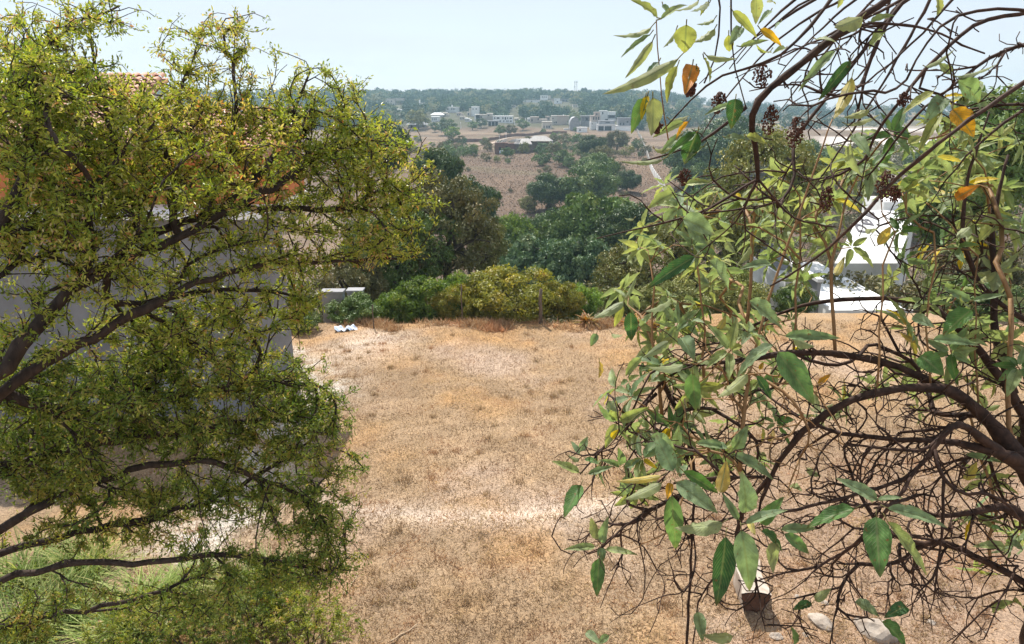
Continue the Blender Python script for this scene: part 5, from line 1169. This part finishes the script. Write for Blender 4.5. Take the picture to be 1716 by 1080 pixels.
    K6 = [(395, 122, 228, 252, 30, 2.2, 'd'), (450, 140, 555, 268, 42, 2.2, 'b'), (368, -5, 440, 78, 44, 2.1, 'b'), (612, 300, 728, 415, 42, 2.3, 'b'), (728, 505, 848, 720, 52, 2.1, 'g'), (605, 590, 515, 710, 26, 2.2, 'y'), (385, 590, 390, 742, 34, 2.3, 'g'), (350, 553, 225, 622, 24, 2.3, 'l'), (710, 475, 558, 590, 30, 2.2, 'b'),
          (755, 440, 975, 472, 24, 2.3, 'b'), (790, 450, 845, 510, 24, 2.35, 'l'), (340, 445, 385, 522, 34, 2.4, 'b'), (300, 285, 240, 372, 26, 2.4, 'l'), (350, 290, 420, 325, 20, 2.4, 'l'), (110, 300, 5, 402, 20, 2.4, 'l'), (130, 288, 192, 348, 24, 2.4, 'l'), (137, 343, 137, 462, 28, 2.35, 'd'), (105, 315, 75, 410, 16, 2.4, 'y'), (120, 285, 165, 218, 9, 2.4, 'l'),
          (118, 288, 62, 240, 9, 2.4, 'l'), (450, 268, 485, 316, 16, 2.5, 'y'), (290, 462, 215, 537, 20, 2.5, 'l'), (180, 528, 105, 612, 20, 2.6, 'l'), (1300, 520, 1378, 600, 44, 2.3, 'g'), (1505, 335, 1400, 440, 44, 2.3, 'g'), (1350, 455, 1530, 480, 24, 2.4, 'b'), (1510, 298, 1640, 285, 14, 2.4, 'b'), (1500, 300, 1395, 262, 18, 2.4, 'b'), (1500, 318, 1430, 318, 14, 2.4, 'l'),
          (1290, 460, 1185, 460, 14, 2.6, 'Y'), (490, 410, 515, 385, 16, 2.7, 'Y'), (1130, 75, 1190, 0, 20, 2.4, 'Y'), (1080, 10, 1130, 40, 18, 2.4, 'y'), (960, 195, 990, 150, 16, 2.4, 'Y'), (10, 540, 15, 610, 18, 2.5, 'Y'), (1590, 5, 1530, 62, 30, 2.3, 'y'), (890, 640, 940, 600, 14, 2.6, 'o'), (655, 575, 670, 545, 9, 2.6, 'o'), (620, 80, 580, 160, 20, 2.5, 'l'),
          (700, 150, 595, 170, 20, 2.5, 'b'), (840, 240, 810, 285, 16, 2.6, 'y'), (650, 620, 600, 680, 20, 2.6, 'l'), (670, 610, 740, 640, 22, 2.6, 'g'), (640, 600, 700, 700, 20, 2.5, 'd'), (0, 430, -20, 480, 16, 2.6, 'b'), (60, 430, 110, 470, 14, 2.6, 'y'), (365, 380, 325, 420, 14, 2.5, 'b'), (380, 380, 430, 390, 14, 2.5, 'b'), (400, 545, 480, 560, 16, 2.5, 'l'),
          (520, 60, 545, 110, 18, 2.5, 'l'), (600, 440, 655, 430, 14, 2.6, 'b'), (545, 450, 590, 470, 16, 2.6, 'l'), (215, 845, 320, 911, 32, 2.5, 'b'), (605, 830, 560, 905, 24, 2.5, 'b'), (400, 870, 530, 900, 18, 2.5, 'b'), (45, 700, 80, 750, 18, 2.6, 'l'), (60, 850, 90, 820, 14, 2.6, 'Y'), (1500, 0, 1450, 60, 24, 2.4, 'l'), (1270, 360, 1340, 410, 22, 2.5, 'b')]
    K5 = [(245, 75, 147, 12, 28, 1.7, 'y'), (222, 108, 102, 205, 20, 1.7, 'l'), (215, 140, 108, 240, 15, 1.7, 'b'), (225, 165, 140, 325, 18, 1.7, 'y'), (255, 80, 390, 0, 14, 1.7, 'l'), (330, 235, 60, 485, 26, 1.65, 'y'), (195, 395, 148, 522, 28, 1.75, 'g'), (225, 393, 230, 540, 36, 1.7, 'y'), (205, 385, 180, 480, 16, 1.75, 'Y'), (325, 265, 268, 400, 24, 1.8, 'y'),
          (360, 100, 352, 215, 46, 1.6, 'y'), (320, 120, 280, 200, 20, 1.7, 'l'), (385, 262, 360, 385, 34, 1.6, 'o'), (400, 275, 400, 350, 26, 1.58, 'g'), (430, 235, 465, 328, 24, 1.7, 'y'), (440, 225, 530, 280, 16, 1.7, 'y'), (545, 45, 632, 152, 20, 1.8, 'y'), (655, 118, 738, 190, 18, 1.8, 'o'), (700, 205, 642, 252, 15, 1.8, 'y'), (575, 190, 692, 178, 14, 1.8, 'l'),
          (475, 75, 415, 122, 14, 1.75, 'l'), (475, 115, 408, 192, 24, 1.75, 'y'), (640, -5, 642, 85, 26, 1.7, 'y'), (410, 0, 315, 118, 16, 1.7, 'y'), (450, 5, 385, 90, 18, 1.7, 'l'), (700, -5, 705, 48, 18, 1.7, 'y'), (455, 10, 415, 72, 15, 1.7, 'y'), (1068, 68, 955, 158, 36, 1.9, 'y'), (1160, 130, 1085, 200, 30, 2.0, 'l'), (1100, 90, 1200, 60, 18, 2.0, 'l'),
          (960, 205, 828, 345, 20, 1.9, 'b'), (1020, 245, 915, 405, 22, 1.95, 'd'), (1025, 310, 968, 522, 26, 1.9, 'Y'), (558, 398, 545, 505, 34, 1.8, 'd'), (540, 420, 440, 470, 14, 1.85, 'b'), (405, 530, 358, 660, 42, 1.9, 'd'), (400, 535, 298, 632, 20, 1.9, 'g'), (340, 545, 265, 610, 18, 1.95, 'b'), (430, 590, 345, 660, 14, 1.9, 'b'), (270, 640, 115, 708, 14, 1.95, 'l'),
          (232, 600, 285, 630, 18, 1.95, 'y'), (310, 778, 207, 845, 26, 2.1, 'l'), (360, 740, 452, 742, 18, 2.1, 'l'), (600, 550, 685, 585, 22, 2.0, 'y'), (515, 555, 600, 565, 18, 2.0, 'b'), (1020, 578, 1022, 705, 34, 2.1, 'l'), (1025, 545, 1088, 625, 24, 2.1, 'b'), (1095, 440, 1005, 500, 20, 2.1, 'y'), (1450, 325, 1548, 428, 42, 2.0, 'b'), (1440, 308, 1595, 322, 14, 2.0, 'l'),
          (1430, 440, 1500, 552, 42, 1.95, 'Y'), (1385, 455, 1300, 602, 22, 2.0, 'y'), (1395, 395, 1340, 480, 34, 2.0, 'b'), (1350, 370, 1240, 470, 20, 2.0, 'y'), (1420, 300, 1370, 260, 20, 2.0, 'l'), (1320, 270, 1410, 275, 12, 2.0, 'l'), (1372, -5, 1372, 62, 20, 1.9, 'y'), (1440, 800, 1535, 760, 24, 2.4, 'r'), (1000, 500, 1120, 520, 18, 2.2, 'y'), (1250, 580, 1310, 560, 20, 2.2, 'y'),
          (345, 880, 470, 950, 42, 2.0, 'b'), (150, 880, 98, 910, 8, 2.2, 'l'), (700, 45, 665, 85, 12, 1.9, 'b'), (740, 90, 715, 115, 9, 2.0, 'b'), (980, -5, 975, 35, 12, 2.0, 'y'), (880, 160, 950, 165, 12, 2.0, 'l'), (760, 195, 725, 205, 14, 1.9, 'l'), (580, 110, 545, 180, 22, 1.8, 'b'), (530, 140, 530, 230, 20, 1.8, 'y'), (290, 480, 360, 500, 15, 1.9, 'y'),
          (350, 490, 240, 560, 18, 1.85, 'l'), (370, 490, 310, 560, 14, 1.85, 'Y'), (265, 20, 290, 60, 12, 1.75, 'b'), (250, 250, 195, 330, 16, 1.75, 'd')]
    for lst, cf, dd in ((K7, c7, 1), (K6, c6, 1), (K5, c5, 1)):
        for bx, by, tx, ty, w_, d, c in lst:
            s = 2.103 if lst is K7 else 2.397
            a = cf(bx, by); b = cf(tx, ty); hero(a[0], a[1], b[0], b[1], w_ / s, d, c)
    # smaller rosettes farther back on upright shoots
    reg = [(1130, 470, 90, 120, 3.4), (1230, 400, 100, 90, 3.3), (1330, 330, 110, 80, 3.3), (1400, 300, 70, 40, 3.3), (1220, 520, 110, 70, 3.4), (1320, 450, 60, 70, 3.4), (1560, 330, 120, 70, 3.2), (1650, 340, 70, 120, 3.2), (1640, 480, 80, 90, 3.2), (1060, 590, 80, 70, 3.3), (1150, 600, 100, 70, 3.1), (1250, 560, 90, 50, 2.9), (1060, 780, 70, 90, 3.2), (1660, 620, 60, 100, 3.0), (1540, 480, 80, 50, 3.2),
           (1180, 700, 110, 70, 3.3), (1230, 740, 140, 60, 3.1), (1580, 300, 120, 90, 2.9), (1650, 430, 70, 110, 3.0), (1560, 420, 60, 60, 3.1), (1660, 200, 60, 80, 2.8), (1600, 560, 100, 60, 3.0), (1470, 230, 70, 60, 2.9), (1380, 420, 60, 50, 3.1), (1090, 690, 70, 90, 3.2), (1330, 640, 100, 60, 3.4), (1600, 250, 100, 60, 3.2), (1450, 430, 60, 25, 3.4), (1660, 900, 60, 100, 3.3), (1500, 640, 110, 60, 3.3), (1250, 330, 110, 60, 3.2), (1150, 350, 60, 60, 3.2)]
    ros = []
    for px, py, rx, ry, d in reg:
        for _ in range(int(rx * ry / 820)):
            a = rng.uniform(0, 6.28); q = math.sqrt(rng.random()); ros.append(at(px + rx * q * math.cos(a), py + ry * q * math.sin(a), d + rng.uniform(-.5, .6)))
    shoots = [limb([(x0, y0_, d0, 3.2), (x0 + rng.uniform(-15, 15), y0_ - 120, d0, 2.6), (x0 + rng.uniform(-40, 40), y0_ - 260, d0, 2)]) for x0, y0_, d0 in ((1180, 640, 3.0), (1250, 560, 3.0), (1330, 590, 2.75), (1400, 600, 2.75), (1470, 650, 2.6), (1560, 650, 2.65), (1640, 690, 2.7), (1700, 760, 2.7), (1110, 700, 3.0), (1660, 940, 2.8))]
    ch2, tips2 = grow(shoots, np.array(ros), .1, .02, .0022, .36, .12, 7)
    put(branches_mesh(ch2), 'upright_shoots', M['twig_red'], root)
    for pr, d in tips2:
        k = rng.integers(6, 11); a = rng.uniform(0, 6.28) + np.arange(k) * 2.4; el = rng.uniform(-.5, .7, k); ax = d + np.array((0, 0, .6)); ax /= np.linalg.norm(ax)
        u = np.cross(ax, (.3, .9, .1)); u /= np.linalg.norm(u); w_ = np.cross(ax, u)
        D = (np.cos(a)[:, None] * u + np.sin(a)[:, None] * w_) * np.cos(el)[:, None] + ax * np.sin(el)[:, None]
        Ln = rng.uniform(.06, .125, k); base_ = float(rng.choice([.34, .45, .5, .58, .62, .7]))
        rn = np.clip(base_ + rng.normal(size=k) * .09, 0, .8); rn[rng.random(k) < .035] = .9
        leaves(mb, np.tile(pr[-1], (k, 1)) + D * .008, D, np.tile(ax, (k, 1)) + rdir(k) * .25, Ln, Ln * rng.uniform(.26, .36, k), (_bv, _bf), rn, rng.uniform(.08, .4, k), _buv)
    put(mb, 'foliage', M['big'], root)
    # dry brown seed clusters
    for px, py, rw, rh, d in [(1278, 127, 16, 20, 1.98), (1291, 202, 13, 26, 2.0), (1333, 222, 14, 26, 2.05), (1386, 335, 12, 22, 2.2), (1484, 312, 15, 26, 2.0), (1500, 325, 10, 14, 2.1), (1514, 167, 10, 12, 2.2), (1205, 172, 12, 18, 2.0), (1147, 298, 10, 14, 2.2), (1158, 150, 8, 14, 1.75), (1102, 215, 5, 10, 1.8)]:
        m = MB(); n = 130
        an = rng.uniform(0, 6.28, n); q = np.sqrt(rng.random(n)); 
        c0 = at(px, py - rh, d)
        import itertools
        for k in range(n):
            v = q[k] * (1 - .3 * abs(math.sin(an[k])))
            p = at(px + rw * q[k] * math.cos(an[k]) + rng.normal() * 1.2 - rh * .15 * math.sin(an[k]) * q[k], py + rh * q[k] * math.sin(an[k]), d + rng.uniform(-.5, .5) * rw / FPX * d)
            r_ = rng.uniform(.0016, .0034)
            m.tube([p - (0, 0, r_), p - (0, 0, r_ * .3), p + (0, 0, r_ * .6), p + (0, 0, r_)], [r_ * .5, r_, r_ * .8, r_ * .3], 5)
            if k % 9 == 0: m.tube([c0, (c0 + p) / 2 + rng.normal(size=3) * .004, p], [.0012, .001, .0006], 3)
        put(m, 'seed_cluster', M['seed'], root)
right_shrub()

# ---------------------------------------------------------------- haze
def haze():
    m, n, new, ln = mat('air')
    pv = new('ShaderNodeVolumePrincipled'); pv.inputs['Color'].default_value = (.56, .82, 1, 1); pv.inputs['Density'].default_value = .00032; pv.inputs['Anisotropy'].default_value = .3
    o = new('ShaderNodeOutputMaterial'); ln(pv.outputs[0], o.inputs['Volume'])
    mb = MB(); mb.box(-1900, 1900, -60, 1300, -60, 45); h = mb.build('haze', m, smooth=False); tag(h, kind='stuff')
haze()
